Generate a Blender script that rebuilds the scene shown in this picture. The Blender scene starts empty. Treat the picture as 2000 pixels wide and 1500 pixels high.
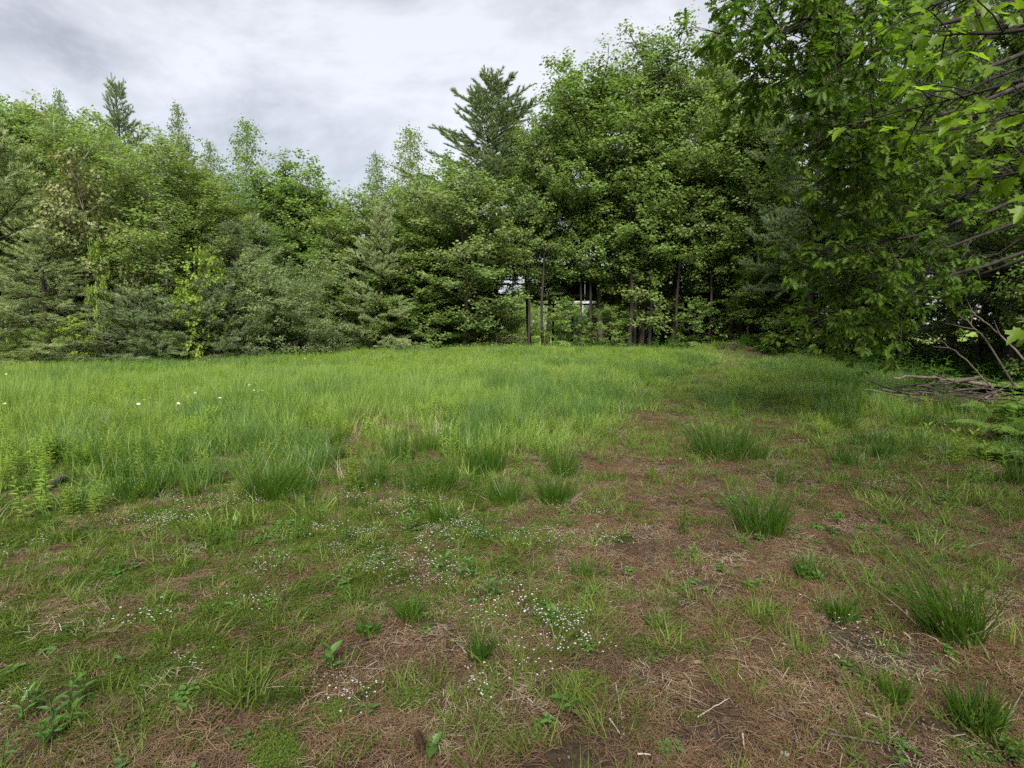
import bpy, math, random
import numpy as np
from mathutils import Vector, Euler

# ------------------------------------------------------------------ camera, sky, sun, exposure
scene = bpy.context.scene
CAM_H = 1.6
PITCH = math.radians(5.65)
F = 1111.0                                   # focal length in pixels of the 2000 px wide frame
cd = bpy.data.cameras.new("camera")
cam = bpy.data.objects.new("camera", cd)
scene.collection.objects.link(cam)
cam.location = (0, 0, CAM_H)
cam.rotation_euler = (math.pi / 2 - PITCH, 0, 0)
cd.sensor_width = 36.0
cd.lens = 36.0 * F / 2000.0
cd.clip_start = 0.05
cd.clip_end = 3000
scene.camera = cam

SUN_EL, SUN_AZ = math.radians(44), math.radians(180)   # azimuth measured from +Y towards +X: behind and right of the camera
world = bpy.data.worlds.new("World")
scene.world = world
world.use_nodes = True
wn, wl = world.node_tree.nodes, world.node_tree.links
wn.clear()
w_out = wn.new("ShaderNodeOutputWorld")
w_bg = wn.new("ShaderNodeBackground")
w_bg.inputs["Strength"].default_value = 0.1
sky = wn.new("ShaderNodeTexSky")
sky.sky_type = 'NISHITA'
sky.sun_disc = False
sky.sun_elevation = SUN_EL
sky.sun_rotation = SUN_AZ
tc = wn.new("ShaderNodeTexCoord")
sep = wn.new("ShaderNodeSeparateXYZ")
wl.new(tc.outputs["Generated"], sep.inputs[0])
def wmath(op, a, b=None):
    n = wn.new("ShaderNodeMath"); n.operation = op
    for i, v in enumerate((a, b)):
        if v is None: continue
        if isinstance(v, (int, float)): n.inputs[i].default_value = v
        else: wl.new(v, n.inputs[i])
    return n.outputs[0]
nz = wn.new("ShaderNodeTexNoise")
nz.inputs["Scale"].default_value = 2.3
nz.inputs["Detail"].default_value = 8.0
nz.inputs["Roughness"].default_value = 0.6
nz.inputs["Distortion"].default_value = 0.35
mp = wn.new("ShaderNodeMapping")
mp.inputs["Location"].default_value = (5.6, 2.3, 0.0)
mp.inputs["Rotation"].default_value = (0, 0, 0.6)
mp.inputs["Scale"].default_value = (1.0, 1.0, 2.0)
wl.new(tc.outputs["Generated"], mp.inputs[0]); wl.new(mp.outputs[0], nz.inputs["Vector"])
cr = wn.new("ShaderNodeValToRGB")
cr.color_ramp.elements[0].position = 0.38; cr.color_ramp.elements[0].color = (0.60, 0.605, 0.635, 1)
cr.color_ramp.elements[1].position = 0.60; cr.color_ramp.elements[1].color = (1.2, 1.2, 1.24, 1)
e = cr.color_ramp.elements.new(0.48); e.color = (0.90, 0.905, 0.94, 1)
wl.new(nz.outputs["Fac"], cr.inputs[0])
wm = wn.new("ShaderNodeMixRGB"); wm.inputs[0].default_value = 0.94
wl.new(sky.outputs[0], wm.inputs[1]); wl.new(cr.outputs[0], wm.inputs[2])
wl.new(wm.outputs[0], w_bg.inputs["Color"]); wl.new(w_bg.outputs[0], w_out.inputs[0])

sd = bpy.data.lights.new("sun", 'SUN')
sd.energy = 1.5
sd.angle = math.radians(35)
sd.color = (1.0, 0.96, 0.9)
sun = bpy.data.objects.new("sun", sd)
scene.collection.objects.link(sun)
sv = Vector((math.sin(SUN_AZ) * math.cos(SUN_EL), math.cos(SUN_AZ) * math.cos(SUN_EL), math.sin(SUN_EL)))
sun.rotation_euler = sv.to_track_quat('Z', 'Y').to_euler()

scene.view_settings.view_transform = 'Standard'
scene.view_settings.look = 'None'
scene.view_settings.gamma = 1.0
scene.view_settings.use_curve_mapping = False
scene.view_settings.exposure = 2.85
scene.render.engine = 'CYCLES'
scene.cycles.max_bounces = 8
scene.cycles.diffuse_bounces = 4
scene.cycles.glossy_bounces = 2
scene.cycles.transmission_bounces = 4
scene.cycles.transparent_max_bounces = 4
scene.cycles.caustics_reflective = False
scene.cycles.caustics_refractive = False
scene.cycles.use_denoising = False
scene.cycles.use_adaptive_sampling = True
scene.cycles.adaptive_threshold = 0.02

# ------------------------------------------------------------------ helpers
COL = scene.collection
TAU = 2 * math.pi

def hash2(ix, iy, seed):
    n = (ix.astype(np.int64) * 374761393 + iy.astype(np.int64) * 668265263 + seed * 1442695041) & 0x7fffffff
    n = ((n ^ (n >> 13)) * 1274126177) & 0x7fffffff
    n = n ^ (n >> 16)
    return (n & 0xffff) / 65535.0

def vnoise(x, y, scale=1.0, seed=0, octv=3):
    x = np.asarray(x, float) * scale; y = np.asarray(y, float) * scale
    tot = np.zeros(np.broadcast(x, y).shape); amp = 1.0; s = 0.0
    for o in range(octv):
        ix = np.floor(x); iy = np.floor(y); fx = x - ix; fy = y - iy
        fx = fx * fx * (3 - 2 * fx); fy = fy * fy * (3 - 2 * fy)
        a = hash2(ix, iy, seed + o); b = hash2(ix + 1, iy, seed + o)
        c = hash2(ix, iy + 1, seed + o); d = hash2(ix + 1, iy + 1, seed + o)
        tot = tot + amp * (a * (1 - fx) * (1 - fy) + b * fx * (1 - fy) + c * (1 - fx) * fy + d * fx * fy)
        s += amp; amp *= 0.5; x = x * 2.03 + 11.3; y = y * 2.03 + 5.7
    return tot / s

def sstep(a, b, x):
    t = np.clip((np.asarray(x, float) - a) / (b - a), 0, 1)
    return t * t * (3 - 2 * t)

def terrain(x, y):
    x = np.asarray(x, float); y = np.asarray(y, float)
    z = 0.30 * sstep(7, 27, y) * (1 - 0.55 * sstep(-3, -16, x))
    z = z + (vnoise(x, y, 0.22, 5, 2) - 0.5) * 0.22 * sstep(2.0, 8, np.abs(y))
    z = z + (vnoise(x, y, 1.3, 9, 3) - 0.5) * 0.07 + (vnoise(x, y, 7.0, 19, 2) - 0.5) * 0.022 * sstep(9, 5, np.hypot(x, y))
    z = z + 0.62 * np.exp(-(((x - 10.6) / 1.6) ** 2 + ((y - 27.3) / 1.0) ** 2))      # bare mound by the track
    z = z + 0.75 * np.exp(-(((x + 0.2) / 1.5) ** 2 + ((y - 33.4) / 0.9) ** 2))       # earth bank under the trees
    z = z - 0.6 * sstep(36, 55, y)
    return z

def tz(x, y): return float(terrain(np.array([x]), np.array([y]))[0])

cp, sp = math.cos(PITCH), math.sin(PITCH)
def ray(px, py):
    a = (px - 1000.0) / F; b = (750.0 - py) / F
    return np.array([a, cp + b * sp, b * cp - sp])
def at(px, py, depth):
    """A point seen at pixel px,py that lies `depth` metres north of the camera."""
    r = ray(px, py); k = depth / r[1]
    return np.array([r[0] * k, depth, CAM_H + r[2] * k])
def gp(px, py):
    r = ray(px, py); t = 1.2 * 1.006 ** np.arange(640)
    below = CAM_H + r[2] * t <= terrain(r[0] * t, r[1] * t)
    i = int(np.argmax(below)) if below.any() else len(t) - 1
    t2 = np.linspace(t[max(i - 1, 0)], t[i], 40)
    t3 = t2[int(np.argmax(CAM_H + r[2] * t2 <= terrain(r[0] * t2, r[1] * t2)))]
    p = r * t3
    return np.array([p[0], p[1], tz(p[0], p[1])])

class Geo:
    """Collects arrays of triangles / quads / n-gons, then links them as ONE mesh."""
    def __init__(s): s.v = []; s.f = []; s.n = 0; s.m = []
    def add(s, v, f, mat=0):
        v = np.asarray(v, np.float32).reshape(-1, 3); f = np.asarray(f, np.int64)
        s.v.append(v); s.f.append(f + s.n); s.m.append(np.full(len(f), mat, np.int32)); s.n += len(v)
    def mesh(s, name, mats, smooth=True):
        me = bpy.data.meshes.new(name)
        v = np.concatenate(s.v)
        me.vertices.add(len(v)); me.vertices.foreach_set("co", v.ravel())
        tot = np.concatenate([np.full(len(f), f.shape[1], np.int32) for f in s.f])
        loops = np.concatenate([f.ravel() for f in s.f]).astype(np.int32)
        me.loops.add(len(loops)); me.loops.foreach_set("vertex_index", loops)
        me.polygons.add(len(tot))
        st = np.zeros(len(tot), np.int32); st[1:] = np.cumsum(tot)[:-1]
        me.polygons.foreach_set("loop_start", st)
        try: me.polygons.foreach_set("loop_total", tot)
        except Exception: pass
        for m in (mats if isinstance(mats, (list, tuple)) else [mats]): me.materials.append(m)
        me.polygons.foreach_set("material_index", np.concatenate(s.m))
        if smooth: me.polygons.foreach_set("use_smooth", np.ones(len(tot), bool))
        me.update(calc_edges=True)
        return me

def norm(a):
    return a / np.maximum(np.linalg.norm(a, axis=-1, keepdims=True), 1e-9)

def tube(g, pts, rad, sides=6, mat=0, cap=True):
    pts = np.asarray(pts, float); n = len(pts)
    rad = np.asarray(rad, float)
    t = np.empty_like(pts); t[1:-1] = pts[2:] - pts[:-2]; t[0] = pts[1] - pts[0]; t[-1] = pts[-1] - pts[-2]
    t = norm(t)
    ref = np.array([0., 0, 1]) if abs(t[:, 2]).mean() < 0.8 else np.array([1., 0, 0])
    u = norm(np.cross(t, ref)); w = np.cross(t, u)
    a = np.arange(sides) * TAU / sides
    v = pts[:, None] + rad[:, None, None] * (np.cos(a)[None, :, None] * u[:, None] + np.sin(a)[None, :, None] * w[:, None])
    i = np.arange(n - 1)[:, None] * sides; j = np.arange(sides)[None]; k = (j + 1) % sides
    f = np.stack([i + j, i + k, i + sides + k, i + sides + j], -1).reshape(-1, 4)
    g.add(v.reshape(-1, 3), f, mat)
    if cap and sides > 3:
        g.add(v[-1], np.array([np.arange(sides)]), mat); g.add(v[0], np.array([np.arange(sides)[::-1]]), mat)

def leaves(g, P, D, N, S, halves, mat=0, bend=0.25):
    """Adds folded leaves at P with axis D, normal N and length S; halves = (u, v) outline of half a leaf from base to tip."""
    P, D, N = (np.asarray(a, float) for a in (P, D, N)); S = np.asarray(S, float)[:, None]
    D = norm(D); side = norm(np.cross(N, D)); N = np.cross(D, side)
    h = np.asarray(halves, float); k = len(h)
    u, v = h[:, 0], h[:, 1]
    V = []
    for sgn in (1, -1):
        w = 0.22 * np.abs(v) - bend * u * u
        V.append(P[:, None] + S[:, None] * (u[None, :, None] * D[:, None] + sgn * v[None, :, None] * side[:, None] + w[None, :, None] * N[:, None]))
    n = len(P)
    # base and tip are shared between both halves
    V2 = np.concatenate([V[0], V[1][:, 1:-1]], 1)
    m = k + k - 2
    A = np.arange(k); B = np.concatenate([[0], np.arange(k, m), [k - 1]])[::-1]
    off = (np.arange(n) * m)[:, None]
    g.add(V2.reshape(-1, 3), np.concatenate([A[None] + off, B[None] + off]), mat)

DIAMOND = [(0, 0), (0.45, 0.36), (1, 0)]
NARROW = [(0, 0), (0.25, 0.13), (0.6, 0.12), (1, 0)]
OVAL = [(0, 0), (0.25, 0.26), (0.6, 0.28), (1, 0)]
MAPLE_FAR = [(0, 0), (0.42, 0.46), (1, 0)]
OAK = [(0, 0.0), (0.14, 0.05), (0.22, 0.20), (0.31, 0.07), (0.44, 0.30), (0.53, 0.09), (0.66, 0.31), (0.75, 0.10), (0.87, 0.17), (1, 0)]
MAPLE = [(0, 0), (-0.09, 0.16), (0.02, 0.27), (0.0, 0.42), (0.10, 0.36), (0.20, 0.30), (0.31, 0.41), (0.42, 0.60), (0.47, 0.45), (0.58, 0.43), (0.52, 0.30),
         (0.50, 0.17), (0.66, 0.22), (0.74, 0.14), (0.82, 0.13), (1, 0)]

def mknodes(name):
    m = bpy.data.materials.new(name); m.use_nodes = True
    n = m.node_tree.nodes; n.clear()
    return m, n, m.node_tree.links

def leafmat(name, cols, trans=0.35, rough=0.5, spec=0.25, nscale=0.35, objvar=0.25):
    """Thin leaf: island random picks a hue, low noise shifts it in patches, light shines through."""
    m, n, l = mknodes(name)
    out = n.new("ShaderNodeOutputMaterial"); mix = n.new("ShaderNodeMixShader")
    p = n.new("ShaderNodeBsdfPrincipled"); tr = n.new("ShaderNodeBsdfTranslucent")
    geo = n.new("ShaderNodeNewGeometry"); oi = n.new("ShaderNodeObjectInfo")
    ramp = n.new("ShaderNodeValToRGB")
    els = ramp.color_ramp.elements
    for i, c in enumerate(cols):
        pos = i / max(1, len(cols) - 1)
        el = els[i] if i < 2 else els.new(pos)
        el.position = pos; el.color = (*c, 1)
    els2 = sorted(range(len(cols)))
    tcn = n.new("ShaderNodeTexCoord"); ns = n.new("ShaderNodeTexNoise")
    ns.inputs["Scale"].default_value = nscale; ns.inputs["Detail"].default_value = 2
    l.new(tcn.outputs["Object"], ns.inputs["Vector"])
    a = n.new("ShaderNodeMath"); a.operation = 'MULTIPLY_ADD'; a.inputs[1].default_value = 0.55; a.inputs[2].default_value = -0.05
    l.new(geo.outputs["Random Per Island"], a.inputs[0])
    b = n.new("ShaderNodeMath"); b.operation = 'MULTIPLY_ADD'; b.inputs[1].default_value = 1.3; b.inputs[2].default_value = -0.4
    l.new(ns.outputs["Fac"], b.inputs[0])
    c = n.new("ShaderNodeMath"); c.operation = 'ADD'; l.new(a.outputs[0], c.inputs[0]); l.new(b.outputs[0], c.inputs[1])
    l.new(c.outputs[0], ramp.inputs[0])
    hs = n.new("ShaderNodeHueSaturation")
    d = n.new("ShaderNodeMath"); d.operation = 'MULTIPLY_ADD'; d.inputs[1].default_value = objvar; d.inputs[2].default_value = 1 - objvar / 2
    l.new(oi.outputs["Random"], d.inputs[0]); l.new(d.outputs[0], hs.inputs["Value"])
    h2 = n.new("ShaderNodeMath"); h2.operation = 'MULTIPLY_ADD'; h2.inputs[1].default_value = 0.03; h2.inputs[2].default_value = 0.485
    l.new(geo.outputs["Random Per Island"], h2.inputs[0]); l.new(h2.outputs[0], hs.inputs["Hue"])
    l.new(ramp.outputs[0], hs.inputs["Color"])
    l.new(hs.outputs[0], p.inputs["Base Color"])
    tcol = n.new("ShaderNodeMixRGB"); tcol.blend_type = 'MULTIPLY'; tcol.inputs[0].default_value = 1
    tcol.inputs[2].default_value = (1.35, 1.45, 0.75, 1)
    l.new(hs.outputs[0], tcol.inputs[1]); l.new(tcol.outputs[0], tr.inputs["Color"])
    p.inputs["Roughness"].default_value = rough
    p.inputs["Specular IOR Level"].default_value = spec
    mix.inputs[0].default_value = trans
    l.new(p.outputs[0], mix.inputs[1]); l.new(tr.outputs[0], mix.inputs[2]); l.new(mix.outputs[0], out.inputs[0])
    return m

def barkmat(name, c1, c2, scale=9.0, stretch=0.18, bump=0.5):
    m, n, l = mknodes(name)
    out = n.new("ShaderNodeOutputMaterial"); p = n.new("ShaderNodeBsdfPrincipled")
    tcn = n.new("ShaderNodeTexCoord"); mpn = n.new("ShaderNodeMapping"); mpn.inputs["Scale"].default_value = (1, 1, stretch)
    ns = n.new("ShaderNodeTexNoise"); ns.inputs["Scale"].default_value = scale; ns.inputs["Detail"].default_value = 5; ns.inputs["Roughness"].default_value = 0.65
    l.new(tcn.outputs["Object"], mpn.inputs[0]); l.new(mpn.outputs[0], ns.inputs["Vector"])
    r = n.new("ShaderNodeValToRGB"); r.color_ramp.elements[0].position = 0.35; r.color_ramp.elements[1].position = 0.68
    r.color_ramp.elements[0].color = (*c1, 1); r.color_ramp.elements[1].color = (*c2, 1)
    l.new(ns.outputs["Fac"], r.inputs[0]); l.new(r.outputs[0], p.inputs["Base Color"])
    bp = n.new("ShaderNodeBump"); bp.inputs["Strength"].default_value = bump; bp.inputs["Distance"].default_value = 0.02
    l.new(ns.outputs["Fac"], bp.inputs["Height"]); l.new(bp.outputs[0], p.inputs["Normal"])
    p.inputs["Roughness"].default_value = 0.9; p.inputs["Specular IOR Level"].default_value = 0.15
    l.new(p.outputs[0], out.inputs[0])
    return m

M = {}
M['maple'] = leafmat('maple_leaf', [(0.085, 0.14, 0.03), (0.135, 0.205, 0.048), (0.18, 0.25, 0.07)], 0.45)
M['maple_red'] = leafmat('maple_leaf_bronze', [(0.09, 0.15, 0.038), (0.14, 0.205, 0.06), (0.195, 0.195, 0.09)], 0.45, nscale=0.55)
M['bronze'] = leafmat('bronze_leaf', [(0.12, 0.18, 0.05), (0.165, 0.185, 0.068), (0.22, 0.18, 0.105)], 0.3)
M['spring'] = leafmat('spring_leaf', [(0.12, 0.18, 0.04), (0.17, 0.24, 0.06), (0.215, 0.28, 0.08)], 0.45)
M['lime'] = leafmat('lime_leaf', [(0.14, 0.22, 0.028), (0.185, 0.265, 0.04), (0.23, 0.29, 0.055)], 0.45)
M['aspen'] = leafmat('aspen_leaf', [(0.10, 0.165, 0.055), (0.145, 0.22, 0.078), (0.185, 0.26, 0.105)], 0.45)
M['willow'] = leafmat('willow_leaf', [(0.13, 0.185, 0.07), (0.18, 0.24, 0.10), (0.225, 0.28, 0.13)], 0.45)
M['oak'] = leafmat('oak_leaf', [(0.048, 0.095, 0.012), (0.082, 0.15, 0.016), (0.145, 0.22, 0.024)], 0.45, rough=0.5, spec=0.18)
M['near_maple'] = leafmat('near_maple_leaf', [(0.085, 0.16, 0.022), (0.15, 0.24, 0.02), (0.23, 0.32, 0.02)], 0.6, rough=0.42, spec=0.4, objvar=0.5)
M['pine'] = leafmat('pine_needle', [(0.095, 0.14, 0.06), (0.145, 0.2, 0.092), (0.19, 0.245, 0.12)], 0.35, nscale=0.6)
M['pine_pale'] = leafmat('pine_needle_pale', [(0.21, 0.265, 0.12), (0.29, 0.35, 0.17), (0.35, 0.40, 0.21)], 0.35, nscale=0.7)
M['pine_blue'] = leafmat('pine_needle_blue', [(0.12, 0.17, 0.085), (0.18, 0.235, 0.12), (0.23, 0.28, 0.15)], 0.35, nscale=0.8)
M['fern'] = leafmat('fern_leaf', [(0.11, 0.19, 0.04), (0.155, 0.245, 0.055), (0.20, 0.285, 0.075)], 0.4)
M['grass'] = leafmat('grass_blade', [(0.115, 0.195, 0.034), (0.175, 0.255, 0.05), (0.255, 0.305, 0.082)], 0.35, rough=0.45, spec=0.3, objvar=0.4)
M['grass_blue'] = leafmat('grass_blade_blue', [(0.06, 0.125, 0.026), (0.09, 0.165, 0.036), (0.13, 0.205, 0.05)], 0.35, rough=0.42, spec=0.35, objvar=0.3)
M['tussock'] = leafmat('tussock_blade', [(0.035, 0.085, 0.008), (0.058, 0.12, 0.012), (0.09, 0.16, 0.02)], 0.35, rough=0.42, spec=0.35)
M['short'] = leafmat('short_grass_blade', [(0.075, 0.12, 0.016), (0.115, 0.17, 0.024), (0.18, 0.205, 0.05)], 0.35, objvar=0.4)
M['straw'] = leafmat('straw', [(0.25, 0.195, 0.13), (0.34, 0.275, 0.195), (0.43, 0.36, 0.27)], 0.15, objvar=0.3)
M['needle'] = leafmat('dry_needle', [(0.06, 0.031, 0.016), (0.155, 0.094, 0.053), (0.34, 0.25, 0.16)], 0.1, objvar=0.5)
M['forb'] = leafmat('forb_leaf', [(0.15, 0.235, 0.036), (0.21, 0.30, 0.05), (0.27, 0.34, 0.07)], 0.42, objvar=0.35)
M['weed'] = leafmat('weed_leaf', [(0.06, 0.14, 0.022), (0.09, 0.18, 0.034), (0.13, 0.22, 0.05)], 0.4, rough=0.4, spec=0.4)
M['moss'] = leafmat('moss', [(0.035, 0.06, 0.006), (0.07, 0.115, 0.011), (0.125, 0.18, 0.02)], 0.25, objvar=0.5)
M['petal'] = leafmat('white_petal', [(0.72, 0.74, 0.78), (0.8, 0.8, 0.82)], 0.3, nscale=1)
M['yellow'] = leafmat('yellow_disc', [(0.55, 0.38, 0.02), (0.65, 0.45, 0.03)], 0.1)
M['deadleaf'] = leafmat('dead_leaf', [(0.07, 0.042, 0.025), (0.13, 0.082, 0.052), (0.21, 0.145, 0.10)], 0.1, objvar=0.5)
M['bark'] = barkmat('grey_brown_bark', (0.035, 0.028, 0.022), (0.13, 0.11, 0.09))
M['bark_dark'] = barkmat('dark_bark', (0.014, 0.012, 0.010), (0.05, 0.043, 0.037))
M['bark_pale'] = barkmat('pale_birch_bark', (0.16, 0.145, 0.12), (0.48, 0.46, 0.42), 5, 1.6, 0.2)
M['deadwood'] = barkmat('dead_wood', (0.07, 0.055, 0.043), (0.21, 0.175, 0.145), 14, 0.5)
M['chip'] = barkmat('pale_wood_chip', (0.24, 0.19, 0.145), (0.46, 0.40, 0.33), 30, 0.4, 0.2)
M['stone'] = barkmat('pebble', (0.22, 0.2, 0.18), (0.42, 0.4, 0.37), 20, 1, 0.3)
M['board'] = barkmat('weathered_dark_board', (0.02, 0.018, 0.016), (0.06, 0.055, 0.05), 3, 0.3, 0.3)
M['steel'] = barkmat('weathered_beam', (0.10, 0.10, 0.10), (0.22, 0.21, 0.2), 6, 1, 0.2)

def tag(o, label=None, cat=None, group=None, kind=None):
    if label: o['label'] = label
    if cat: o['category'] = cat
    if group: o['group'] = group
    if kind: o['kind'] = kind
    return o
def obj(name, me, parent=None, loc=None):
    o = bpy.data.objects.new(name, me); COL.objects.link(o)
    if parent is not None: o.parent = parent
    if loc is not None: o.location = loc
    return o
def empty(name, loc=(0, 0, 0), rz=0.0, sc=1.0):
    o = bpy.data.objects.new(name, None); COL.objects.link(o)
    o.empty_display_size = 0.3
    o.location = loc; o.rotation_euler = (0, 0, rz)
    o.scale = (sc, sc, sc) if isinstance(sc, (int, float)) else sc
    return o
def setmat(o, m):
    o.material_slots[0].link = 'OBJECT'; o.material_slots[0].material = m

def scatter(name, P, rot, scl, idx, meshes, label, cat=None):
    """One object of kind stuff: a cloud of points, each drawing one of the given meshes."""
    me = bpy.data.meshes.new(name); P = np.asarray(P, np.float32); n = len(P)
    me.vertices.add(n); me.vertices.foreach_set("co", P.ravel())
    a = me.attributes.new("rot", 'FLOAT_VECTOR', 'POINT'); a.data.foreach_set("vector", np.asarray(rot, np.float32).ravel())
    a = me.attributes.new("scl", 'FLOAT_VECTOR', 'POINT'); a.data.foreach_set("vector", np.asarray(scl, np.float32).ravel())
    a = me.attributes.new("pick", 'INT', 'POINT'); a.data.foreach_set("value", np.asarray(idx, np.int32))
    o = obj(name, me)
    ng = bpy.data.node_groups.new(name + "_nodes", 'GeometryNodeTree')
    ng.interface.new_socket("Geometry", in_out='INPUT', socket_type='NodeSocketGeometry')
    ng.interface.new_socket("Geometry", in_out='OUTPUT', socket_type='NodeSocketGeometry')
    N, L = ng.nodes, ng.links
    gi = N.new("NodeGroupInput"); go = N.new("NodeGroupOutput"); iop = N.new("GeometryNodeInstanceOnPoints")
    g2 = N.new("GeometryNodeGeometryToInstance")
    for m in reversed(meshes):
        src = bpy.data.objects.new(name + "_piece", m)
        oi = N.new("GeometryNodeObjectInfo"); oi.inputs["Object"].default_value = src
        L.new(oi.outputs["Geometry"], g2.inputs[0])
    def attr(nm, tp):
        q = N.new("GeometryNodeInputNamedAttribute"); q.data_type = tp; q.inputs["Name"].default_value = nm
        return q.outputs["Attribute"]
    L.new(gi.outputs[0], iop.inputs["Points"]); L.new(g2.outputs[0], iop.inputs["Instance"])
    iop.inputs["Pick Instance"].default_value = True
    L.new(attr("pick", 'INT'), iop.inputs["Instance Index"])
    e2r = N.new("FunctionNodeEulerToRotation"); L.new(attr("rot", 'FLOAT_VECTOR'), e2r.inputs[0]); L.new(e2r.outputs[0], iop.inputs["Rotation"])
    L.new(attr("scl", 'FLOAT_VECTOR'), iop.inputs["Scale"])
    L.new(iop.outputs[0], go.inputs[0])
    md = o.modifiers.new("scatter", 'NODES'); md.node_group = ng
    tag(o, label, cat, kind='stuff')
    return o

# ------------------------------------------------------------------ field layout
EDGE_PX = [(-700, 17), (-300, 19), (0, 20.3), (300, 22.3), (600, 26.5), (800, 29.5), (1000, 31), (1200, 31), (1400, 29.3), (1500, 26.0), (1600, 21.5), (1700, 17.0), (1800, 13.5), (1900, 11.0), (2000, 8.8), (2200, 5.0), (2400, 3.0)]
EDGE = np.array([((p - 1000) / F * d, d) for p, d in EDGE_PX])
EDGE_TH = np.arctan2(EDGE[:, 0], EDGE[:, 1]); EDGE_R = np.hypot(EDGE[:, 0], EDGE[:, 1])
def inside(x, y):
    """> 0 on the open field, < 0 in the woods, in metres."""
    th = np.arctan2(x, y); r = np.hypot(x, y)
    return np.interp(th, EDGE_TH, EDGE_R) - r + (vnoise(x, y, 0.7, 31, 2) - 0.5) * 1.2

PATH = np.array([gp(*p)[:2] for p in [(1080, 1495), (1110, 1300), (1170, 1120), (1235, 980), (1285, 860), (1325, 790), (1380, 738), (1440, 708), (1490, 697)]])
RUT = np.array([gp(*p)[:2] for p in [(1640, 1495), (1600, 1200), (1560, 1000), (1510, 880), (1495, 790), (1480, 745), (1500, 712), (1530, 702)]])
def pdist(x, y, line):
    x = np.asarray(x, float); y = np.asarray(y, float)
    best = np.full(x.shape, 1e9)
    for a, b in zip(line[:-1], line[1:]):
        d = b - a; t = np.clip(((x - a[0]) * d[0] + (y - a[1]) * d[1]) / (d @ d), 0, 1)
        best = np.minimum(best, np.hypot(x - a[0] - t * d[0], y - a[1] - t * d[1]))
    return best
def worn(x, y):
    """0 on untouched field, 1 on the worn track."""
    a = sstep(1.9, 0.25, pdist(x, y, PATH)) * 0.92; b = sstep(0.7, 0.2, pdist(x, y, RUT)) * 0.7
    return np.maximum(a, b)
def lushness(x, y):
    """1 where the grass stands tall, 0 on the bare, mossy foreground."""
    w = (vnoise(x, y, 0.9, 41, 3) - 0.5)
    edge = 7.2 + 0.9 * sstep(0.3, 2.5, x) + 0.9 * sstep(2.0, 5.0, x) - 1.7 * sstep(-0.8, -4.5, x)
    a = sstep(edge - 3.0, edge + 5.0, y + w * 5.5)
    right = sstep(1.4, 3.4, x - 0.15 * y) * sstep(13, 7, y)
    return a * (1 - 0.4 * right) * (1 - 0.8 * worn(x, y))

def mound(x, y):
    """1 on the two heaps of bare earth."""
    a = np.exp(-(((x - 10.6) / 1.5) ** 2 + ((y - 26.9) / 1.0) ** 2)); b = np.exp(-(((x + 0.2) / 1.5) ** 2 + ((y - 33.2) / 1.3) ** 2))
    return sstep(0.3, 0.55, np.maximum(a, b) + 0.15 * (vnoise(x, y, 2.0, 201, 2) - 0.5))
rng = np.random.default_rng(7)

# ------------------------------------------------------------------ ground sheet
def ground_mat():
    m, n, l = mknodes("ground_soil")
    out = n.new("ShaderNodeOutputMaterial"); p = n.new("ShaderNodeBsdfPrincipled")
    tcn = n.new("ShaderNodeTexCoord")
    def noise(sc, det=5, ro=0.6):
        q = n.new("ShaderNodeTexNoise"); q.inputs["Scale"].default_value = sc; q.inputs["Detail"].default_value = det; q.inputs["Roughness"].default_value = ro
        l.new(tcn.outputs["Object"], q.inputs["Vector"]); return q.outputs["Fac"]
    def ramp(f, els):
        r = n.new("ShaderNodeValToRGB")
        for i, (pos, c) in enumerate(els):
            el = r.color_ramp.elements[i] if i < 2 else r.color_ramp.elements.new(pos)
            el.position = pos; el.color = (*c, 1)
        l.new(f, r.inputs[0]); return r.outputs[0]
    fine = ramp(noise(38, 8, 0.75), [(0.3, (0.022, 0.014, 0.010)), (0.72, (0.155, 0.108, 0.074)), (0.5, (0.066, 0.043, 0.029))])
    soil = ramp(noise(24, 8, 0.7), [(0.3, (0.03, 0.022, 0.016)), (0.7, (0.11, 0.082, 0.06))])
    mossy = ramp(noise(60, 6, 0.7), [(0.3, (0.022, 0.034, 0.007)), (0.7, (0.085, 0.105, 0.02))])
    def mixc(f, a, b):
        q = n.new("ShaderNodeMixRGB"); l.new(f, q.inputs[0]); l.new(a, q.inputs[1]); l.new(b, q.inputs[2]); return q.outputs[0]
    def attr(nm):
        q = n.new("ShaderNodeAttribute"); q.attribute_name = nm; return q.outputs["Fac"]
    patch = ramp(noise(1.7, 4, 0.6), [(0.46, (0, 0, 0)), (0.60, (1, 1, 1))])
    c = mixc(patch, fine, soil)
    c = mixc(attr("moss"), c, mossy)
    lawn = ramp(noise(3, 5, 0.6), [(0.3, (0.09, 0.16, 0.025)), (0.7, (0.17, 0.24, 0.04))])
    c = mixc(attr("lawn"), c, lawn)
    l.new(c, p.inputs["Base Color"])
    p.inputs["Roughness"].default_value = 0.95; p.inputs["Specular IOR Level"].default_value = 0.1
    bp = n.new("ShaderNodeBump"); bp.inputs["Strength"].default_value = 0.9; bp.inputs["Distance"].default_value = 0.03
    l.new(noise(55, 8, 0.75), bp.inputs["Height"]); l.new(bp.outputs[0], p.inputs["Normal"])
    l.new(p.outputs[0], out.inputs[0])
    return m
def axis(fine_lo, fine_hi, step, far_lo, far_hi):
    a = list(np.arange(fine_lo, fine_hi + 1e-6, step)); s = step; x = fine_hi
    while x < far_hi: s *= 1.12; x += s; a.append(x)
    s = step; x = fine_lo
    while x > far_lo: s *= 1.12; x -= s; a.insert(0, x)
    return np.array(a)
gx = axis(-6, 6, 0.06, -900, 900); gy = axis(0.5, 9, 0.06, -300, 1500)
X, Y = np.meshgrid(gx, gy); Z = terrain(X, Y)
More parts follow.
